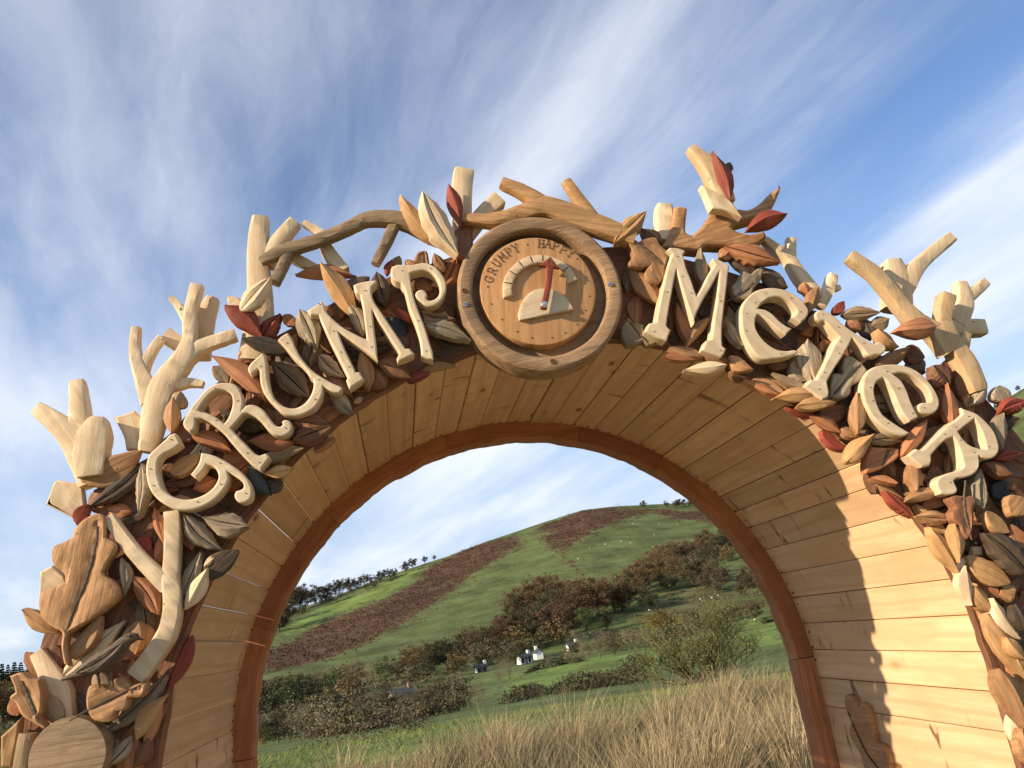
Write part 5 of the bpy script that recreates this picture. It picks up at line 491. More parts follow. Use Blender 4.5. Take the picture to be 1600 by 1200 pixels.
def trunk_mesh(seed):
    r=random.Random(seed); parts=[]
    def limb(p,d,l,r0,lev):
        k=5;V=[];F=[];n=4;pts=[]
        q=Vector(p);dd=Vector(d)
        for i in range(n):
            pts.append((q.copy(),r0*(1-.6*i/(n-1)))); q+=dd*l/(n-1); dd=(dd+Vector((r.uniform(-.2,.2),r.uniform(-.2,.2),.05))).normalized()
        for i,(c,rad) in enumerate(pts):
            for j in range(k): V.append((c.x+rad*math.cos(j*1.2566),c.y+rad*math.sin(j*1.2566),c.z))
            if i:
                for j in range(k): F.append(((i-1)*k+j,(i-1)*k+(j+1)%k,i*k+(j+1)%k,i*k+j))
        parts.append((V,F))
        if lev<2:
            for _ in range(3 if lev==0 else 2):
                t=r.uniform(.5,1); c=pts[min(n-1,int(t*(n-1)))][0]; a=r.uniform(0,6.28)
                limb(c,(math.cos(a)*.7,math.sin(a)*.7,r.uniform(.5,1)),l*.65,r0*.45,lev+1)
    limb((0,0,-.03),(0,0,1),.42,.026,0)
    return mesh('trunk',*join(parts),smooth=60)
CROWNS={k:[crown(k,hash_) for hash_ in range(11+7*i,11+7*i+(4 if k in 'rbpd' else 3))] for i,k in enumerate('rdgbypkn')}
TRUNKS=[trunk_mesh(s) for s in range(4)]
for k,ms in CROWNS.items():
    for me in ms: me.materials.append(FOL[k])
for me in TRUNKS: me.materials.append(M_BARK)
KIND={'r':('autumn_tree','rust-brown autumn tree among the woodland across the valley','rust-brown woodland trees'),
 'd':('evergreen_tree','dark olive tree standing at the woodland edge','dark olive woodland trees'),
 'g':('evergreen_tree','mid-green tree at the foot of the brown wood','green trees'),
 'b':('brown_tree','brown-olive bushy tree on the valley slope','brown-olive trees'),
 'y':('oak_tree','yellow-olive round oak standing clear of the wood','yellow-olive oaks'),
 'p':('bare_tree','pale leafless tree along the valley hedges','pale bare trees'),
 'k':('skyline_tree','dark tree silhouetted on the ridge of the hill','dark ridge trees'),
 'n':('pine_tree','small dark pine standing on the skyline','skyline pines')}
ORD=['first','second','third','fourth','fifth','sixth','seventh','eighth','ninth','tenth','eleventh','twelfth','thirteenth','fourteenth','fifteenth','sixteenth','seventeenth','eighteenth','nineteenth','twentieth']+['twenty-'+w for w in('first','second','third','fourth','fifth','sixth','seventh','eighth','ninth')]+['thirtieth']+['thirty-'+w for w in('first','second','third','fourth','fifth')]
ALLT=sorted(TREES+SKYLINE_TREES,key=lambda t:math.atan2(t[0]-CAMX,t[1]-CAMY)); cnt={}
fill=[]
for i,(x,y,h,k) in enumerate(ALLT):
    nm,lab,gr=KIND[k]; h=max(3.0,min(h*.95,20)); n_=cnt[k]=cnt.get(k,0)+1
    t=empty(nm,(x,y,float(height(x,y))-.1)); tag(t,lab+', '+ORD[n_-1]+' of them from the left','tree',gr)
    wd=1.0 if k=='n' else rng.uniform(1.0,1.35)
    t.scale=(h*wd,h*wd*rng.uniform(.9,1.1),h); t.rotation_euler=(0,0,rng.uniform(0,6.28))
    obj('trunk',rng.choice(TRUNKS),None,t); obj('crown',rng.choice(CROWNS[k]),None,t)
    if k in 'rdb':
        for _ in range(0): fill.append((x+rng.uniform(-.8,.8)*h,y+rng.uniform(-.2,1.0)*h,h*rng.uniform(.6,.95),k))
for poly,n_,kk,h0,h1 in WOODS:
    rg=np.random.default_rng(int(abs(poly[0][0]*7))%1000); p=np.array(poly,float); lo=p.min(0);hi=p.max(0); got=0
    while got<n_:
        q=lo+rg.random(2)*(hi-lo)
        if inside(q,[p])[0]: fill.append((q[0],q[1],h0+(h1-h0)*rg.random(),kk[rg.integers(len(kk))])); got+=1
def woodland():
    V=[];F=[];b=0; mi=[]
    rg=np.random.default_rng(77); ks='rdbpyg'
    for x,y,h,k in fill:
        me=CROWNS[k][rg.integers(len(CROWNS[k]))]; n=len(me.vertices); co=np.empty(n*3); me.vertices.foreach_get('co',co); co=co.reshape(-1,4,3)[::7]; co=(co.mean(1,keepdims=True)+(co-co.mean(1,keepdims=True))*2.0).reshape(-1,3)
        a=rg.random()*6.28; R=np.array([[math.cos(a),-math.sin(a),0],[math.sin(a),math.cos(a),0],[0,0,1]]); co=(co*[1.2,1.2,1])@R.T*h+[x,y,float(height(x,y))-.4]
        V.append(co); F.append(np.arange(len(co)).reshape(-1,4)+b); b+=len(co); mi+=[ks.index(k)]*(len(co)//4)
    me=cloud_mesh('woodland',np.concatenate(V),np.concatenate(F))
    for k in ks: me.materials.append(FOL[k])
    me.polygons.foreach_set('material_index',mi)
    tag(obj('woodland',me),'brown autumn woodland filling in between the trees across the valley','woodland',kind='stuff')
woodland()
# bracken: low rough clumps over the brown slopes
def scatter(polys,dens,size,name,label,mat,h=.5,seed=3):
    rg=np.random.default_rng(seed); P=[]
    for p in polys:
        p=np.array(p,float); lo=p.min(0);hi=p.max(0); n=int(min(9000,dens*(hi-lo).prod()))
        q=lo+rg.random((n,2))*(hi-lo); q=q[inside(q,[p])]; P.append(q)
    P=np.concatenate(P); k=rg.random(len(P))<.4; P[k]+=rg.normal(0,1,(k.sum(),2))*[7,11]; z=height(P[:,0],P[:,1]); s=.4+.9*rg.random(len(P))**2
    K_=8; c=np.repeat(np.c_[P,z+h*s*.5],K_,0)+rg.normal(0,1,(len(P)*K_,3))*np.repeat(s,K_)[:,None]*[1.3,1.3,.3*h]
    v,f=quads(c,size,rg); o=obj(name,cloud_mesh(name,v,f),mat); tag(o,label,name,kind='stuff'); return o
M_BRACK=foliage('bracken_foliage',(.098,.054,.033),0)
scatter(FIELDS['bracken'],.12,.34,'bracken','brown bracken and scrub over the hill slopes',M_BRACK,1.0)
scatter(FIELDS['bracken'],.012,.42,'gorse','dark gorse bushes dotted through the bracken',foliage('gorse_foliage',(.045,.045,.022),0),2.2,5)
scatter(FIELDS['rough'],.05,.40,'rough_grass','brown rough grass and scrub on the valley side',foliage('rough_scrub',(.10,.085,.04),0),.6,9)
HL=['dark hedge below the green valley field, behind the tall grass','thin hedge beside the white cottages','hedge above the sheep pasture on the right','short hedge beyond the right-hand green field','low hedge running to the yellow-olive oak','long hedge above the rough grass on the left','scrubby hedge at the foot of the bracken slope','low broken hedge nearest the small meadow']
for i,(pts,lab) in enumerate(zip(HEDGES,HL)):
    rg=np.random.default_rng(40+i); q=[]
    for a,b in zip(pts[:-1],pts[1:]):
        a=np.array(a);b=np.array(b);n=max(2,int(np.linalg.norm(b-a)/.5)); t=np.linspace(0,1,n)[:,None]; q.append(a+(b-a)*t)
    q=np.concatenate(q)[:1600]; gp=np.array([noise.noise((x*.09,y*.09,i*3.1))+.5*noise.noise((x*.31,y*.31,i)) for x,y in q]); q=q[gp>-.16] if (gp>-.16).sum()>8 else q; dist=np.linalg.norm(q.mean(0)); hh=.9 if dist<80 else 1.7
    hv=hh*(.75+1.1*np.array([noise.noise((x*.13,y*.13,i)) for x,y in q])); k=150 if dist<80 else 60
    c=np.repeat(np.c_[q,height(q[:,0],q[:,1])],k,0); s=np.repeat(np.clip(hv,.25,9),k)
    c=c+np.c_[rg.normal(0,.42,(len(c),2))*hh*.7,rg.random(len(c))*s]
    v,f=quads(c,min(.16,.0010*dist+.012),rg); o=obj('hedge',cloud_mesh('hedge',v,f),FOL['d'] if i in(0,1,3) else FOL['b']); tag(o,lab,'hedge','field hedges')
# sheep
M_WOOL=plain('sheep_wool',(.72,.70,.64),.95); M_SHF=plain('sheep_face',(.25,.22,.2),.9)
bv,bf=lathe([(0,-.55),(.22,-.5),(.34,-.3),(.36,0),(.34,.3),(.22,.48),(0,.55)],10)
SB=mesh('body',[(h,x,y+.55) for x,y,h in bv],bf,80); SB.materials.append(M_WOOL)
hv_,hf_=lathe([(0,-.18),(.09,-.1),(.11,.05),(0,.16)],8); SH=mesh('head',[(h+.62,x,y+.66) for x,y,h in hv_],hf_,80); SH.materials.append(M_SHF)
SLG=mesh('leg',*box(-.05,.05,-.05,.05,0,.4),smooth=0); SLG.materials.append(M_SHF)
for i,(x,y) in enumerate(SHEEP):
    t=empty('sheep',(x,y,float(height(x,y)))); tag(t,'tiny white sheep grazing on the green hillside','sheep','sheep grazing across the hill'); t.rotation_euler=(0,0,rng.uniform(0,6.28)); t.scale=(.75,)*3
    obj('body',SB,None,t); obj('head',SH,None,t)
    for a in(-.3,.3):
        for b in(-.16,.16): l=obj('leg',SLG,None,t); l.location=(a,b,0)
# houses
M_WHITE=plain('white_render',(.80,.79,.76),.85); M_SLATE=plain('slate_roof',(.055,.058,.065),.6); M_BRICK=plain('brown_stone',(.22,.14,.10),.9); M_GLASS=plain('window_glass',(.03,.035,.04),.15)
def house(x,y,w,d,h,wall,rot,lab):
    t=empty('cottage',(x,y,float(height(x,y))-.3)); t.rotation_euler=(0,0,rot); tag(t,lab,'house','houses in the valley')
    rh=h+d*.42
    V=[(-w/2,-d/2,0),(w/2,-d/2,0),(w/2,d/2,0),(-w/2,d/2,0),(-w/2,-d/2,h),(w/2,-d/2,h),(w/2,d/2,h),(-w/2,d/2,h),(-w/2,0,rh-.1),(w/2,0,rh-.1)]
    obj('wall',mesh('wall',V,[(0,1,5,4),(1,2,6,9,5),(2,3,7,6),(3,0,4,8,7)],0),wall,t)
    e=.35; R=[(-w/2-e,-d/2-e,h-.2),(w/2+e,-d/2-e,h-.2),(w/2+e,0,rh),(-w/2-e,0,rh),(-w/2-e,d/2+e,h-.2),(w/2+e,d/2+e,h-.2)]
    R2=R+[(a,b,c+.16) for a,b,c in R]
    rf=obj('roof',mesh('roof',R2,[(0,1,2,3),(3,2,5,4),(6,9,8,7),(9,10,11,8),(0,6,7,1),(4,5,11,10),(0,3,9,6),(3,4,10,9),(1,7,8,2),(2,8,11,5)],0),M_SLATE,t)
    obj('chimney',mesh('chimney',*box(w*.36,w*.36+.7,-.35,.35,rh-.6,rh+.9),smooth=0),wall,rf)
    for a in(-.32,.0,.32):
        for b in((.9,1.9),(h-1.5,h-.5)):
            if a==0 and b[0]<1: continue
            obj('window',mesh('window',*box(w*a-.45,w*a+.45,-d/2-.03,-d/2+.05,*b),smooth=0),M_GLASS,t)
    obj('door',mesh('door',*box(-.45,.45,-d/2-.03,-d/2+.05,.3,2.2),smooth=0),M_BRICK,t)
HS=[(8,5,4.2,M_WHITE,.5,'white cottage at the left of the bright pair below the wood'),(7,5,4.6,M_WHITE,1.7,'white gabled cottage at the right of the bright pair below the wood'),(7,5,3.6,M_WHITE,.2,'white cottage half hidden by trees beyond the green field'),(10,6,3.4,M_BRICK,.45,'brown stone house with dark slate roof low on the left'),(6,4,3.2,M_WHITE,.3,'small white outbuilding between the pale bare trees')]
for (x,y,r,k),(w,d,h,wm,rot,lab) in zip(HOUSES,HS): house(x,y,w*.46,d*.42,h*.48,wm,rot,lab)
# the big twiggy shrub beyond the rushes
def shrub():
    x0,y0,_=BUSH; x0*=1.75;y0=y0*1.75+1.5; zb=float(height(x0,y0)); r=random.Random(3); parts=[];tips=[]
    def twig(p,d,l,rad,lev):
        n=4;q=p.copy();dd=d.copy();pts=[]
        for i in range(n):
            pts.append(q.copy()); q=q+dd*l/(n-1); dd=(dd+Vector((r.uniform(-.3,.3),r.uniform(-.3,.3),r.uniform(-.12,.22)))).normalized()
        V=[];F=[]
        for i,c in enumerate(pts):
            rr=rad*(1-.55*i/(n-1))
            for j in range(3): V.append((c.x+rr*math.cos(j*2.094),c.y+rr*math.sin(j*2.094),c.z+rr*.5*math.sin(j*4)))
            if i:
                for j in range(3): F.append(((i-1)*3+j,(i-1)*3+(j+1)%3,i*3+(j+1)%3,i*3+j))
        parts.append((V,F)); 
        if lev>=2: tips.extend([tuple(p_) for p_ in pts[1:]])
        if lev<4:
            for _ in range(3 if lev<3 else 2):
                c=pts[r.choice([1,2,3])]; a=r.uniform(0,6.28); nd=(dd*.9+Vector((math.cos(a),math.sin(a),r.uniform(-.1,.7)))*.75).normalized()
                twig(c,nd,l*.62,rad*.55,lev+1)
    for i in range(27):
        a=r.uniform(0,6.28); e=r.uniform(.12,1.0); twig(Vector((r.uniform(-.5,.5),r.uniform(-.5,.5),-.1)),Vector((math.cos(a)*math.cos(e),math.sin(a)*math.cos(e),math.sin(e))),r.uniform(1.25,1.75),.05,0)
    t=empty('willow_shrub',(x0,y0,zb)); t.scale=(1.35,1.35,1.12); tag(t,'large rounded bare-twigged shrub with olive leaves behind the tall grass','shrub')
    obj('twigs',mesh('twigs',*join(parts),smooth=0),foliage('olive_twigs',(.16,.14,.06),0),t)
    rg=np.random.default_rng(2); P=np.array(tips); P=P[rg.random(len(P))<.8]; P=P+rg.normal(0,.05,P.shape)
    obj('leaves',cloud_mesh('leaves',*quads(P,.026,rg)),foliage('olive_leaves',(.15,.15,.05),0),t)['kind']='stuff'
shrub()
# tall rushes and straw grass in front
def blades(name,cx,cy,n_per,hmin,hmax,spread,width,tipc,basec,label,seed,fan=.6):
    rg=np.random.default_rng(seed); n=len(cx)*n_per
    X=np.repeat(cx,n_per)+rg.normal(0,spread,n);Y=np.repeat(cy,n_per)+rg.normal(0,spread,n); Z=height(X,Y)-.02
    hh=np.repeat((hmin+(hmax-hmin)*rg.random(len(cx)))*np.array([1+.4*noise.noise((a*.55,b*.55,7)) for a,b in zip(cx,cy)]),n_per)*(.5+.55*rg.random(n))
    a=rg.random(n)*6.283; lean=hh*(.10+.5*rg.random(n)**2); ox=(X-np.repeat(cx,n_per))*fan;oy=(Y-np.repeat(cy,n_per))*fan
    dx=np.cos(a)*lean+ox+.10*hh;dy=np.sin(a)*lean+oy
    b=rg.random(n)*6.283; wx=np.cos(b)*width;wy=np.sin(b)*width
    P=[]
    for t,w in((0,1),(.5,.8),(.82,.5),(1,.12)):
        z=Z+hh*(t-.10*t**3*(lean/(hh+1e-6))); k=t**1.9
        P.append(np.c_[X+dx*k-wx*w,Y+dy*k-wy*w,z]);P.append(np.c_[X+dx*k+wx*w,Y+dy*k+wy*w,z])
    V=np.stack(P,1).reshape(-1,3); i=np.arange(n)[:,None]*8
    F=np.concatenate([i+np.array([0,1,3,2]),i+np.array([2,3,5,4]),i+np.array([4,5,7,6])],1).reshape(-1,4)
    me=cloud_mesh(name,V,F)
    pat=np.array([noise.noise((a*.55,b*.55,7)) for a,b in zip(cx,cy)]); hsc=np.repeat(1+.35*pat,n_per)
    mixr=np.repeat(pat*.9,n_per)+np.repeat(np.clip(rg.normal(.46,.36,len(cx)),0,1),n_per)*.7+rg.random(n)*.3
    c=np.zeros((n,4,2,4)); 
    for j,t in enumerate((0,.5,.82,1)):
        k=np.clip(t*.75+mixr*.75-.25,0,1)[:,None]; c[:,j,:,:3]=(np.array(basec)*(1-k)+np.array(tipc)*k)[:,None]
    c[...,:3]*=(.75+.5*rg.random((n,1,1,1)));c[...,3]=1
    at=me.color_attributes.new('blade','FLOAT_COLOR','POINT'); at.data.foreach_set('color',c.reshape(-1))
    m,nt,p=principled(name); v=nt.nodes.new('ShaderNodeVertexColor'); v.layer_name='blade'; nt.links.new(v.outputs[0],p.inputs['Base Color']); p.inputs['Roughness'].default_value=.7; p.inputs['Specular IOR Level'].default_value=.2
    tag(obj(name,me,m),label,'grass',kind='stuff')
def polar(n,a0,a1,r0,r1,seed,lim=None):
    rg=np.random.default_rng(seed); a=np.radians(a0+(a1-a0)*rg.random(n)); r=np.sqrt(r0*r0+(r1*r1-r0*r0)*rg.random(n))
    if lim is not None:
        k=r<np.interp(np.degrees(a),*lim); a=a[k];r=r[k]
    return CAMX+r*np.sin(a),CAMY+r*np.cos(a)
LIM=([-16,-6,0,5,10,15,20,26,44],[9.2,9.6,10.4,10.8,11.2,12,12.8,14,15])
cx,cy=polar(300,-16,44,4.4,15,21,LIM)
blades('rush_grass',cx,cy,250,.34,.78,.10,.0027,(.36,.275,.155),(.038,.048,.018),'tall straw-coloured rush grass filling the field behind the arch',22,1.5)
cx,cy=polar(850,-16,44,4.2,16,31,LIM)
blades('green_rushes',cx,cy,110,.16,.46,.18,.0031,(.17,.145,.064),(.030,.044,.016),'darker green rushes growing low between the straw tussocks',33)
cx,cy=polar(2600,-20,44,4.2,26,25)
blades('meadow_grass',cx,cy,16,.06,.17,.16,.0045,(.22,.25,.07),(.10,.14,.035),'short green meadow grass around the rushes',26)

# ------------------------------------------------------------------ the arch
ARCH=empty('wooden_archway',(0,0,0)); tag(ARCH,'wooden archway of pine boards faced with carved leaves, branches and lettering','archway')
def M_id(): return Matrix.Identity(4)
def sector(a0,a1,r0,r1,y0,y1,wob=0,seed=0,n=None,chord=False):
    """curved timber between two angles (degrees)"""
    n=n or max(2,int(abs(a1-a0)/1.5)); V=[];F=[]
    for i in range(n+1):
        a=math.radians(a0+(a1-a0)*i/n); w0=wob*noise.noise((a*9,seed,0))+wob*.5*noise.noise((a*31,seed,2)); w1=wob*noise.noise((a*8,seed,9))*1.5
        ch=.009 if not chord else 0
        for r,y in ((r0+w0+ch,y0),(r1+w1,y0),(r1+w1,y1),(r0+w0,y1),(r0+w0,y0+ch)):
            V.append((r*math.cos(a),y,r*math.sin(a)+Z0))
        if i:
            A=(i-1)*5;B=i*5
            for k in range(5): F.append((A+k,B+k,B+(k+1)%5,A+(k+1)%5))
    F.append((0,1,2,3,4)[::-1]); F.append(tuple(5*n+k for k in range(5)))
    return V,F
SEAMS=[2.6,7.9,13.3,18.7,24.3,29.9,34.2,38.6,43.3,48.3,53.5,59,64.1,69.3,73.9,78.6,83.4,88.3,94.1,99.1,104,108.9,114,119.2,123.9,128.8,133.7,139,144,149,154.1,158.9,164,169.2,174.5,179.4]
def place(name,v,f,mat,parent,cx,cy,cz,ang=0,smooth=30):
    """re-centre world-space verts so that local X runs along the tunnel (grain direction) and local Z points inward"""
    M=Matrix.Translation((cx,cy,cz))@Matrix.Rotation(-ang,4,'Y')@Matrix(((0,0,-1,0),(1,0,0,0),(0,-1,0,0),(0,0,0,1)))
    Mi=M.inverted(); return obj(name,mesh(name,[Mi@Vector(p) for p in v],f,smooth),mat,parent,M)
def board(a0,a1,y0,y1,i):
    jit=rng.uniform(-.0022,.0022); g=.0012 if a1<126 else .0004
    r=TUNNEL_R+jit; dg=math.degrees(g/r); SL={133.7:.17,139:.18,149:.03,154.1:.15,158.9:.18,169.2:.16,174.5:.19}
    A0=math.radians(a0+max(dg,SL.get(a0,0)));A1=math.radians(a1-dg); t=.021; ch=.0016
    def P(a,rr,y): return (rr*math.cos(a),y,rr*math.sin(a)+Z0)
    e=math.radians(math.degrees(ch/r))
    V=[];sec=[(A0,r+t),(A0,r+ch),(A0+e,r),(A1-e,r),(A1,r+ch),(A1,r+t)]
    for y in(y0,y1):
        for a,rr in sec: V.append(P(a,rr,y))
    F=[(k,(k+1)%6,6+(k+1)%6,6+k) for k in range(6)]+[tuple(range(6))[::-1],tuple(range(6,12))]
    am=(A0+A1)/2
    place('board',V,F,M_BOARD,ARCH,r*math.cos(am),(y0+y1)/2,r*math.sin(am)+Z0,am,0)
for i,(a,b) in enumerate(zip(SEAMS[:-1],SEAMS[1:])):
    y1=DEPTH-.001+rng.uniform(-.002,.002)
    if i==0: board(a,b,.004,.862,i); board(a,b,.865,y1,i)
    elif i==18: board(a,b,.004,.62,i); board(a,b,.622,y1,i)
    else: board(a,b,.004+rng.uniform(0,.004),y1,i)
def wall_board(s,z0,z1,i):
    x0=TUNNEL_R+rng.uniform(-.002,.002);g=.0012 if s>0 else rng.choice((.0003,.0008,.0012)); ch=.0016; V=[]
    for y in(.004,DEPTH-.002):
        for x,z in((x0+.021,z0+g),(x0+ch,z0+g),(x0,z0+g+ch),(x0,z1-g-ch),(x0+ch,z1-g),(x0+.021,z1-g)): V.append((s*x,y,z+Z0))
    F=[(k,(k+1)%6,6+(k+1)%6,6+k) for k in range(6)]+[tuple(range(6))[::-1],tuple(range(6,12))]
    if s<0: F=[f[::-1] for f in F]
    place('board',V,F,M_BOARD,ARCH,s*x0,DEPTH/2,(z0+z1)/2+Z0,0 if s>0 else math.pi,0)
zr=[.047,-.052,-.150,-.385,-.50,-.61,-.72,-.83,-.94,-1.05,-1.16,-1.27]
for i,(a,b) in enumerate(zip(zr[1:],zr[:-1])): wall_board(1,a,b,i)
zl=[.011,-.088,-.19,-.29,-.39,-.50,-.61,-.72,-.83,-.94,-1.05,-1.16,-1.27]
for i,(a,b) in enumerate(zip(zl[1:],zl[:-1])): wall_board(-1,a,b,i)
parts=[]
for a in np.arange(1,180,2.6):
    A=math.radians(a+rng.uniform(-.6,.6)); R_=TUNNEL_R-.0028
    v,f=disc_mesh(rng.uniform(.0025,.0042),.0008,7); M=Matrix.Translation((R_*math.cos(A),DEPTH-rng.uniform(.014,.028),R_*math.sin(A)+Z0))@Matrix.Rotation(-A,4,'Y')@Matrix(((0,0,-1,0),(1,0,0,0),(0,-1,0,0),(0,0,0,1)))
    parts.append(([M@Vector(p) for p in v],f))
nh=obj('nail_heads',mesh('nail_heads',*join(parts),smooth=0),M_NAIL,ARCH); nh['kind']='stuff'
# unseen cover added outside crown and right-side boards to keep light from the seams
obj('seam_light_shield',mesh('seam_light_shield',*sector(-1,127,TUNNEL_R+.026,TUNNEL_R+.032,.01,DEPTH,chord=True)),M_SHIELD,ARCH)
obj('seam_light_shield',mesh('seam_light_shield',*box(TUNNEL_R+.027,TUNNEL_R+.033,.01,DEPTH,.01,Z0+.05),smooth=0),M_SHIELD,ARCH)
# reddish rib at the back, in bowed segments and posts
TJ=[1.3,27,53.2,72.5,102,130.6,156,180]
for i,(a,b) in enumerate(zip(TJ[:-1],TJ[1:])):
    d=rng.uniform(-.003,.003); v,f=sector(a+.02,b-.02,TRIM_R+d,TUNNEL_R+.035,DEPTH+rng.uniform(0,.004),DEPTH+.075,.009,i,24)
    am=math.radians((a+b)/2); c=Vector((math.cos(am),DEPTH,math.sin(am)+Z0))
    M=Matrix.Translation(c)@Matrix.Rotation(-(am+math.pi/2),4,'Y'); Mi=M.inverted()
    obj('rib_segment',mesh('rib_segment',[Mi@Vector(p) for p in v],f,35),M_TRIM,ARCH,M)
def post(s,x0,x1,y0,y1,mat,name,ztop):
    V=[];F=[];n=14
    for i in range(n+1):
        z=.0+(ztop)*i/n; w=.006*noise.noise((z*4,s,x0*7)); ch=.010
        for x,y in((x0+w+ch,y0),(x1,y0),(x1,y1),(x0+w,y1),(x0+w,y0+ch)): V.append((z-ztop/2,-s*0+s*(x-(x0+x1)/2),-(y-(y0+y1)/2)))
        if i:
            A=(i-1)*5;B=i*5
            for k in range(5): F.append((A+k,B+k,B+(k+1)%5,A+(k+1)%5))
    F.append((0,1,2,3,4)[::-1]);F.append(tuple(5*n+k for k in range(5)))
    # local X up, Y across, Z towards the viewer
    M=Matrix(((0,1,0,s*(x0+x1)/2),(0,0,-1,(y0+y1)/2),(1,0,0,ztop/2),(0,0,0,1)))
    if s<0: F=[f[::-1] for f in F]
    return obj(name,mesh(name,V,F,35),mat,ARCH,M)
post(1,TRIM_R+.004,TUNNEL_R+.035,DEPTH+.004,DEPTH+.078,M_TRIM,'rib_post',Z0+.020)
post(-1,TRIM_R+.004,TUNNEL_R+.035,DEPTH+.002,DEPTH+.076,M_TRIM,'rib_post',Z0-.002)
# backing boards behind the carvings
BJ=[0,17,36,55,74,106,125,144,163,180]
for i,(a,b) in enumerate(zip(BJ[:-1],BJ[1:])):
    v,f=sector(a+.01,b-.01,.992,1.42 if b<20 else 1.40 if b<37 else 1.29 if a>140 else 1.272,-.006-rng.uniform(0,.004),.003+(-.0005 if i%2 else 0),.010,20+i)
    am=math.radians((a+b)/2); M=Matrix.Translation((1.12*math.cos(am),0,1.12*math.sin(am)+Z0))@Matrix.Rotation(-(am+math.pi/2),4,'Y')@Matrix.Rotation(math.pi/2,4,'X'); Mi=M.inverted()
    obj('backing_board',mesh('backing_board',[Mi@Vector(p) for p in v],f,35),M_BACK,ARCH,M)
for s in(1,-1): post(s,.992,1.42 if s>0 else 1.29,-.008,.0025,M_BACK,'backing_board',Z0-.003)

# carved leaves
def add_leaf(bx,bz,tx,tz,w,col,ty,la,seed,name='leaf'):
    L=math.hypot(tx-bx,tz-bz); r=random.Random(seed*13+1)
    th=.013+.0022*la
    v,f=leaf_mesh(L,w,ty,seed,min(th,.05))
    tilt=math.radians(r.uniform(-16,16)); pitch=math.radians(r.uniform(-8,5))
    return obj(name,mesh(name,v,f,19),WD[col],ARCH,face_matrix(bx,bz,LAYER_Y[la]+r.uniform(-.004,.004),math.atan2(tz-bz,tx-bx),tilt,pitch))
for i,l in enumerate(LEAVES): add_leaf(*l,i)
# deeper leaves tucked between them, down the posts too
def filler():
    k=0
    for a in np.arange(-1,181.5,2.6):
        for r in (1.03,1.10,1.17,1.235,1.30,1.37):
            if rng.random()<.25 or (r>1.25 and a>36): continue
            A=math.radians(a+rng.uniform(-1.5,1.5)); R=r+rng.uniform(-.025,.025)
            x,z=R*math.cos(A),R*math.sin(A)
            if math.hypot(x,z-DIAL_Z)<DIAL_R+.03: continue
            d=rng.uniform(0,6.28); L=rng.uniform(.08,.13)
            dx,dz=math.cos(d)*L/2,math.sin(d)*L/2
            lim=1.28 if a>36 else 1.44
            if not(1.01<math.hypot(x+dx,z+dz)<lim and 1.01<math.hypot(x-dx,z-dz)<lim): continue
            k+=1; add_leaf(x-dx,z-dz,x+dx,z+dz,L*rng.uniform(.35,.5),rng.choice('BBDDTOWB' if r<1.25 else 'TOHBST'),rng.choice('rfg'),0,500+k)
    for s in(-1,1):
        for z in np.arange(-1.2,-.02,.075):
            x=s*rng.uniform(1.04,1.2); d=rng.uniform(0,6.28); L=rng.uniform(.10,.15); k+=1
            add_leaf(x-math.cos(d)*L/2,z-math.sin(d)*L/2,x+math.cos(d)*L/2,z+math.sin(d)*L/2,L*.42,rng.choice('BTOHSRD'),rng.choice('rfg'),rng.choice((1,2,3)),900+k)
filler()
# oak leaves and sawn blocks with traced outlines
for i,(nm,col,la,lab,o,mid) in enumerate(POLYS):
    p=polyobj(nm,o,[],LAYER_Y[la],.016+.003*la,.005,WD[col],ARCH,.0016,mid if mid else None,i,.011)
    if lab: p['label']=lab
    if mid:
        dm=dense(mid); c=np.array(dm).mean(0); v,f=strip_mesh([q-c for q in dm],.0035,.0012)
        mr=obj('midrib',mesh('midrib',v,f,30),WD['D'],p); mr.matrix_local=FM[p.name].inverted()@face_matrix(c[0],c[1],LAYER_Y[la]+.0015)
# branches
for i,(col,y,lab,strokes) in enumerate(BRANCHES):
    parts=[]; P0=np.array(strokes[0][0][:2]); P1=np.array(strokes[0][-1][:2]); ang=math.atan2(*(P1-P0)[::-1]); ca,sa=math.cos(-ang),math.sin(-ang)
    for j,st in enumerate(strokes):
        pts=[((p[0]-P0[0])*ca-(p[1]-P0[1])*sa,(p[0]-P0[0])*sa+(p[1]-P0[1])*ca) for p in st]
        path=dense(pts,4); ws=np.interp(np.linspace(0,len(st)-1,len(path)),range(len(st)),[p[2] for p in st])
        parts.append(tube(path,ws,.026-.001*j,i*10+j,(.26,.40,.32)[i%3] if col in 'PSQ' else .6))
    v,f=join(parts); b=obj('branch',mesh('branch',v,f,28),WD[col],ARCH,face_matrix(P0[0],P0[1],y,ang)); b['label']=lab
b=polyobj('branch',ANTLER,[],-.045,.05,.009,WD['T'],ARCH,.0015,None,77,.013); b['label']='brown antler-shaped branch with upswept horn above letter M'
# stump slice at the lower left
x,z,r=DISC
v,f=lathe([(r,-.09),(r,-.006),(r*.985,0),(r*.6,.001),(r*.2,.0005),(0,0)],40)
d=obj('log_slice',mesh('log_slice',v,f,40),WD['W'],ARCH,face_matrix(x,z,-.085)); d['label']='round sawn log slice at the bottom of the left side'
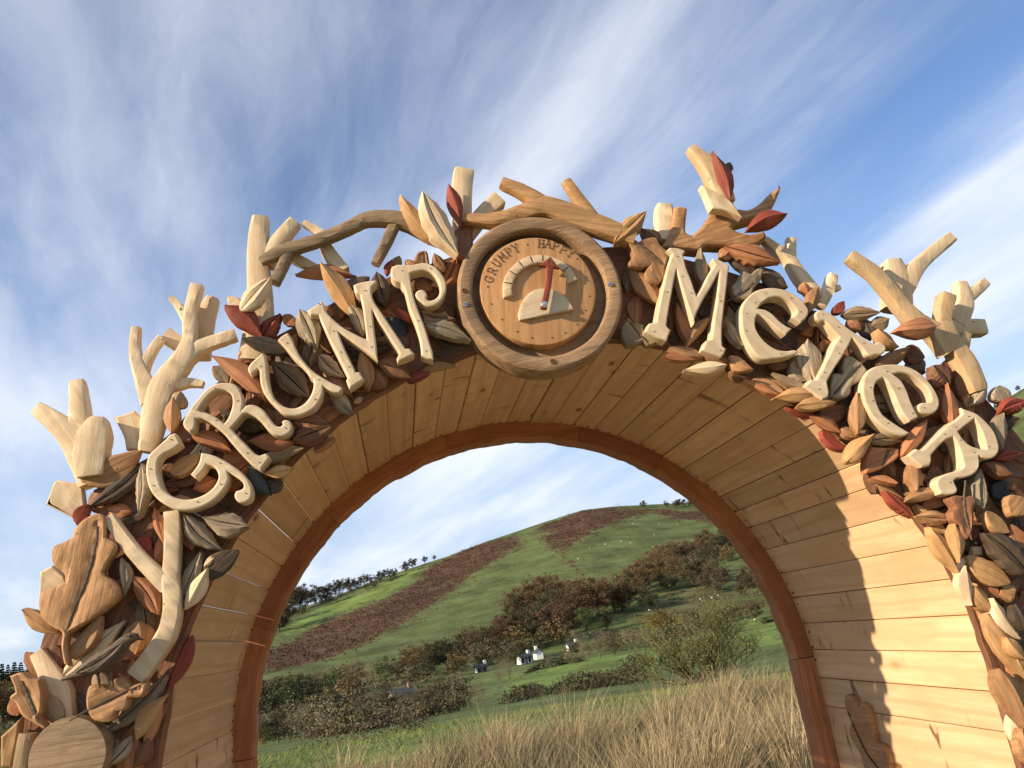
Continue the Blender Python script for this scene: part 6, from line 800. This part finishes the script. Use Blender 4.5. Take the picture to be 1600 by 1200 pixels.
# oak leaf carved on the inside wall
o=[(p[0],p[1]) for p in WALL_LEAF]; c=np.mean(o,0)
O=smooth_outline([[-(a-c[0]),b-c[1],0] for a,b in o]); mid=[(-(a-c[0]),b-c[1]) for a,b in WALL_MIDRIB]
v,f=solid(O,[],.022,.006,.013,.0015,mid,5)
Mw=Matrix(((0,0,-1,TUNNEL_R-.020),(-1,0,0,c[0]),(0,1,0,c[1]+Z0),(0,0,0,1)))
wl=obj('oak_leaf',mesh('oak_leaf',v,f,42),WD['T'],ARCH,Mw); wl['label']='brown oak leaf fixed to the inside boards on the right'
dm=dense(mid); v,f=strip_mesh(dm,.003,.0012); obj('midrib',mesh('midrib',v,f,30),WD['D'],wl)
# carved bird
def bird():
    k=12;V=[];F=[];n=len(BIRD); P0=np.array(BIRD[4][:2]); path=dense([b[:2] for b in BIRD],3); rad=np.interp(np.linspace(0,n-1,len(path)),range(n),[b[2] for b in BIRD])
    for i,p in enumerate(path):
        a=np.array(path[max(i-1,0)]);b=np.array(path[min(i+1,len(path)-1)]);d=(b-a)/np.linalg.norm(b-a);nn=np.array([-d[1],d[0]])
        for j in range(k):
            t=2*math.pi*j/k; q=np.array(p)-P0+nn*math.cos(t)*rad[i]; V.append((q[0],q[1],math.sin(t)*rad[i]*.85))
        if i:
            for j in range(k): F.append(((i-1)*k+j,i*k+j,i*k+(j+1)%k,(i-1)*k+(j+1)%k))
    F.append(tuple(range(k)));F.append(tuple(range((len(path)-1)*k,len(path)*k))[::-1])
    t=obj('bird_carving',mesh('bird_carving',V,F,60),WD['D'],None,face_matrix(P0[0],P0[1],-.092)); tag(t,'small dark carved wooden bird perched among the leaves at lower left','bird carving')
    w,wf=leaf_mesh(.105,.038,'g',4,.004); wo=obj('wing',mesh('wing',w,wf,32),WD['D'],t); A=math.atan2(BIRD[6][1]-BIRD[2][1],BIRD[6][0]-BIRD[2][0])
    c2=np.array(BIRD[1][:2])*.3+np.array(BIRD[2][:2])*.7-P0; wo.matrix_local=Matrix.Translation((c2[0],c2[1],.024))@Matrix.Rotation(A,4,'Z')
    h=np.array(BIRD[8][:2])-P0; e=obj('eye',mesh('eye',*lathe([(.0032,0),(.0026,.002),(0,.003)],10)),M_NAIL,t); e.matrix_local=Matrix.Translation((h[0]-.002,h[1]+.004,BIRD[8][2]*.80))
    for s in(-.012,.014):
        l=obj('leg',mesh('leg',*tube([(s,-.02),(s+.002,-.035),(s+.004,-.052)],[.006,.005,.005],.003,3)),WD['D'],t)
bird()

# ------------------------------------------------------------------ the lettering
LAB=['pale carved letter G, first of the word GRUMP','pale carved letter R with curled leg, second of GRUMP','pale carved letter U, third of GRUMP','pale carved letter M of GRUMP, left of the gauge','pale carved letter P with curled bowl, last of GRUMP','pale carved letter M just right of the gauge','pale carved rounded letter E between M and T','pale carved letter T of METER','pale carved rounded letter E between T and R','pale carved letter R at the end of METER']
for i,((ch,o,hs),lab) in enumerate(zip(LETTERS,LAB)):
    t=polyobj('wooden_letter',o,hs,-.088,.042,.0042,M_LETTER,None,.0005,None,100+i,.011,angle=.4+i*.3); tag(t,lab,'letter','letters of the arch lettering')
    O=smooth_outline(o); H=[smooth_outline(h) for h in hs]; rg=random.Random(i); parts=[]; lo=O.min(0);hi=O.max(0); tries=0; pl=[]
    ins=inset(O if area(O)>0 else O[::-1],.014)
    while len(pl)<7 and tries<400:
        tries+=1; q=np.array([rg.uniform(lo[0],hi[0]),rg.uniform(lo[1],hi[1])])
        if inside(q,[O]+H)[0] and np.min(np.linalg.norm(O-q,axis=1))>.010 and all(np.linalg.norm(q-p)>.035 for p in pl): pl.append(q)
    Mi=FM[t.name].inverted()
    for q in pl:
        w=Mi@Vector((q[0],-.088,q[1]+Z0)); v,f=disc_mesh(.0014,.0016,8); parts.append(([(a+w.x,b+w.y,c+w.z) for a,b,c in v],f))
    n=obj('nail_heads',mesh('nail_heads',*join(parts),smooth=0),M_NAIL,t); n['kind']='stuff'

# ------------------------------------------------------------------ the gauge
G=empty('gauge_sign',(0,0,Z0+DIAL_Z)); tag(G,'round wooden gauge sign with red arrow, reading GRUMPY and HAPPY','sign')
def G_at(x,z,y,ang=0): 
    return Matrix.Translation((0,0,-(Z0+DIAL_Z)))@face_matrix(x,z,y,ang)
v,f=lathe([(DIAL_R-.004,-.002),(DIAL_R,.004),(DIAL_R,.072),(DIAL_R-.003,.079),(DIAL_R-.009,.083),(.190,.084),(.182,.081),(.178,.074),(.1765,.038),(.10,.036),(.0001,.036)],120)
for i,p in enumerate(v):
    a=math.atan2(p[1],p[0]); w=1+.006*noise.noise((math.cos(a)*2.2,math.sin(a)*2.2,.3)); v[i]=(p[0]*w,p[1]*w,p[2])
rim=obj('rim',mesh('rim',v,f,30),M_RING,G,G_at(0,DIAL_Z,0,.1))
fx,fz,fr=DIAL['face']; fz=DIAL_Z+.006
v,f=lathe([(fr,.0365),(fr,.069),(fr-.003,.075),(fr-.007,.076),(.08,.0763),(.0001,.076)],110)
for i,p in enumerate(v):
    a=math.atan2(p[1],p[0]); w=1+.012*noise.noise((math.cos(a)*2,math.sin(a)*2,4.3)); v[i]=(p[0]*w,p[1]*w,p[2])
face=obj('dial_face',mesh('dial_face',v,f,30),M_FACE,G,G_at(fx,fz,0,1.45))
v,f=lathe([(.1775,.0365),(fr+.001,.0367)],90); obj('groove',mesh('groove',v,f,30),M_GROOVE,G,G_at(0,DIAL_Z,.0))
def gpoly(name,o,y,th,bev,mat,ang,seed):
    O=smooth_outline(o); c=O.mean(0); ca,sa=math.cos(-ang),math.sin(-ang); R=np.array([[ca,-sa],[sa,ca]])
    v,f=solid((O-c)@R.T,[],th,bev,.010,.0004,None,seed); return obj(name,mesh(name,v,f,40),mat,G,G_at(c[0],c[1],y,ang))
arc=gpoly('scale_arc',DIAL['arc'],-.0865,.0115,.0015,WD['P'],.3,201)
dome=gpoly('half_dome',DIAL['dome'],-.0875,.0125,.0015,M_LETTER,.15,202)
arrow=gpoly('needle',DIAL['arrow'],-.107,.011,.002,WD['R'],1.4,203)
def seg_strip(a,b,w,y):
    a=np.array(a);b=np.array(b);d=(b-a)/(np.linalg.norm(b-a)+1e-9);n=np.array([-d[1],d[0]])*w/2
    q=[a-n,b-n,b+n,a+n]; return [(p[0],-y,p[1]+Z0) for p in q],[(0,1,2,3)]
def gmesh(name,parts,mat,parent): 
    v,f=join(parts); M=Matrix.Translation((0,0,-(Z0+DIAL_Z))); o=obj(name,mesh(name,v,f,0),mat,G,M); return o
tk=[seg_strip(t[:2],t[2:],.0022,.0874) for t in DIAL['ticks']]
for t in DIAL['teeth']: tk.append(seg_strip(t[:2],t[2:],.0013,.0874))
gmesh('scale_marks',tk,M_BURN,G)
GLY={'G':[[(.9,.78),(.72,.95),(.45,1),(.2,.85),(.07,.5),(.2,.15),(.45,0),(.72,.03),(.86,.15),(.86,.42)],[(.6,.42),(1,.42)],[(.9,.78),(.9,1)]],
'R':[[(.2,0),(.2,1)],[(.02,0),(.4,0)],[(.02,1),(.2,1),(.6,1),(.8,.87),(.8,.65),(.6,.5),(.2,.5)],[(.5,.5),(.86,0),(1.02,0)]],
'U':[[(.17,1),(.17,.32),(.3,.07),(.5,0),(.7,.07),(.83,.32),(.83,1)],[(0,1),(.34,1)],[(.66,1),(1,1)]],
'M':[[(.08,0),(.16,1),(.5,.3),(.84,1),(.92,0)],[(-.06,0),(.24,0)],[(.76,0),(1.06,0)],[(0,1),(.16,1)],[(.84,1),(1,1)]],
'P':[[(.22,0),(.22,1)],[(.02,0),(.44,0)],[(.02,1),(.22,1),(.66,1),(.86,.87),(.86,.62),(.66,.47),(.22,.47)]],
'Y':[[(.1,1),(.5,.5),(.9,1)],[(.5,.5),(.5,0)],[(.3,0),(.7,0)],[(-.02,1),(.26,1)],[(.74,1),(1.02,1)]],
'H':[[(.17,0),(.17,1)],[(.83,0),(.83,1)],[(.17,.5),(.83,.5)],[(0,0),(.34,0)],[(.66,0),(1,0)],[(0,1),(.34,1)],[(.66,1),(1,1)]],
'A':[[(.1,0),(.5,1),(.9,0)],[(.26,.38),(.74,.38)],[(-.04,0),(.26,0)],[(.74,0),(1.04,0)],[(.32,1),(.5,1)]]}
for word,rng_i in (('GRUMPY',range(0,6)),('HAPPY',range(6,11))):
    parts=[]
    for i in rng_i:
        ch,x,z=DIAL['text'][i]; d=np.array([x-fx,z-(DIAL_Z-.004)]); d/=np.linalg.norm(d); e=np.array([d[1],-d[0]]); hgt=.0225;wid=.0175
        for st in GLY[ch]:
            pts=[np.array([x,z])+e*(px_-.5)*wid+d*(py_-.5)*hgt for px_,py_ in st]
            for a,b in zip(pts[:-1],pts[1:]): 
                u=(b-a)/np.linalg.norm(b-a)*.0007; parts.append(seg_strip(a-u,b+u,.0021,.0770+.00002*len(parts)))
    o=gmesh('lettering',parts,M_BURN,G); o['label']='burnt lettering reading '+word
parts=[]
for x,z in DIAL['dots']:
    v,f=disc_mesh(.0019,.0005,9); parts.append(([(a+x,-(.0768+c),b+z+Z0) for a,b,c in v],f))
v,f=join(parts); o=obj('nail_heads',mesh('nail_heads',v,f,0),M_NAIL,G,Matrix.Translation((0,0,-(Z0+DIAL_Z)))); o['kind']='stuff'
def bolt(x,z,y,r,name,mat,hexa=False):
    b=obj(name,mesh(name,*lathe([(r,-.004),(r,.0015),(r*.9,.0025),(r*.45,.0028),(r*.4,.0012),(0.0001,.001)],20),smooth=35),mat,G,G_at(x,z,y))
    return b
b=bolt(*DIAL['bolt'],-.1065,.0088,'bolt',M_STEEL); nut=obj('nut',mesh('nut',*lathe([(.0058,.001),(.0058,.0075),(.0045,.0085),(.0032,.0085),(.003,.011),(.0001,.0112)],6),smooth=20),M_STEEL,b)
for s in DIAL['screws']:
    b=bolt(*s,-.0848,.0060,'screw',M_STEEL)
    for a in(0,1): 
        c=obj('slot',mesh('slot',*box(-.003,.003,-.0008,.0008,.0026,.0032),smooth=0),M_NAIL,b); c.rotation_euler=(0,0,a*math.pi/2+.3); c.location=(0,0,.0002+.0003*a)
for s in DIAL['plugs']: bolt(*s,-.0843,.0068,'wooden_plug',M_BACK)
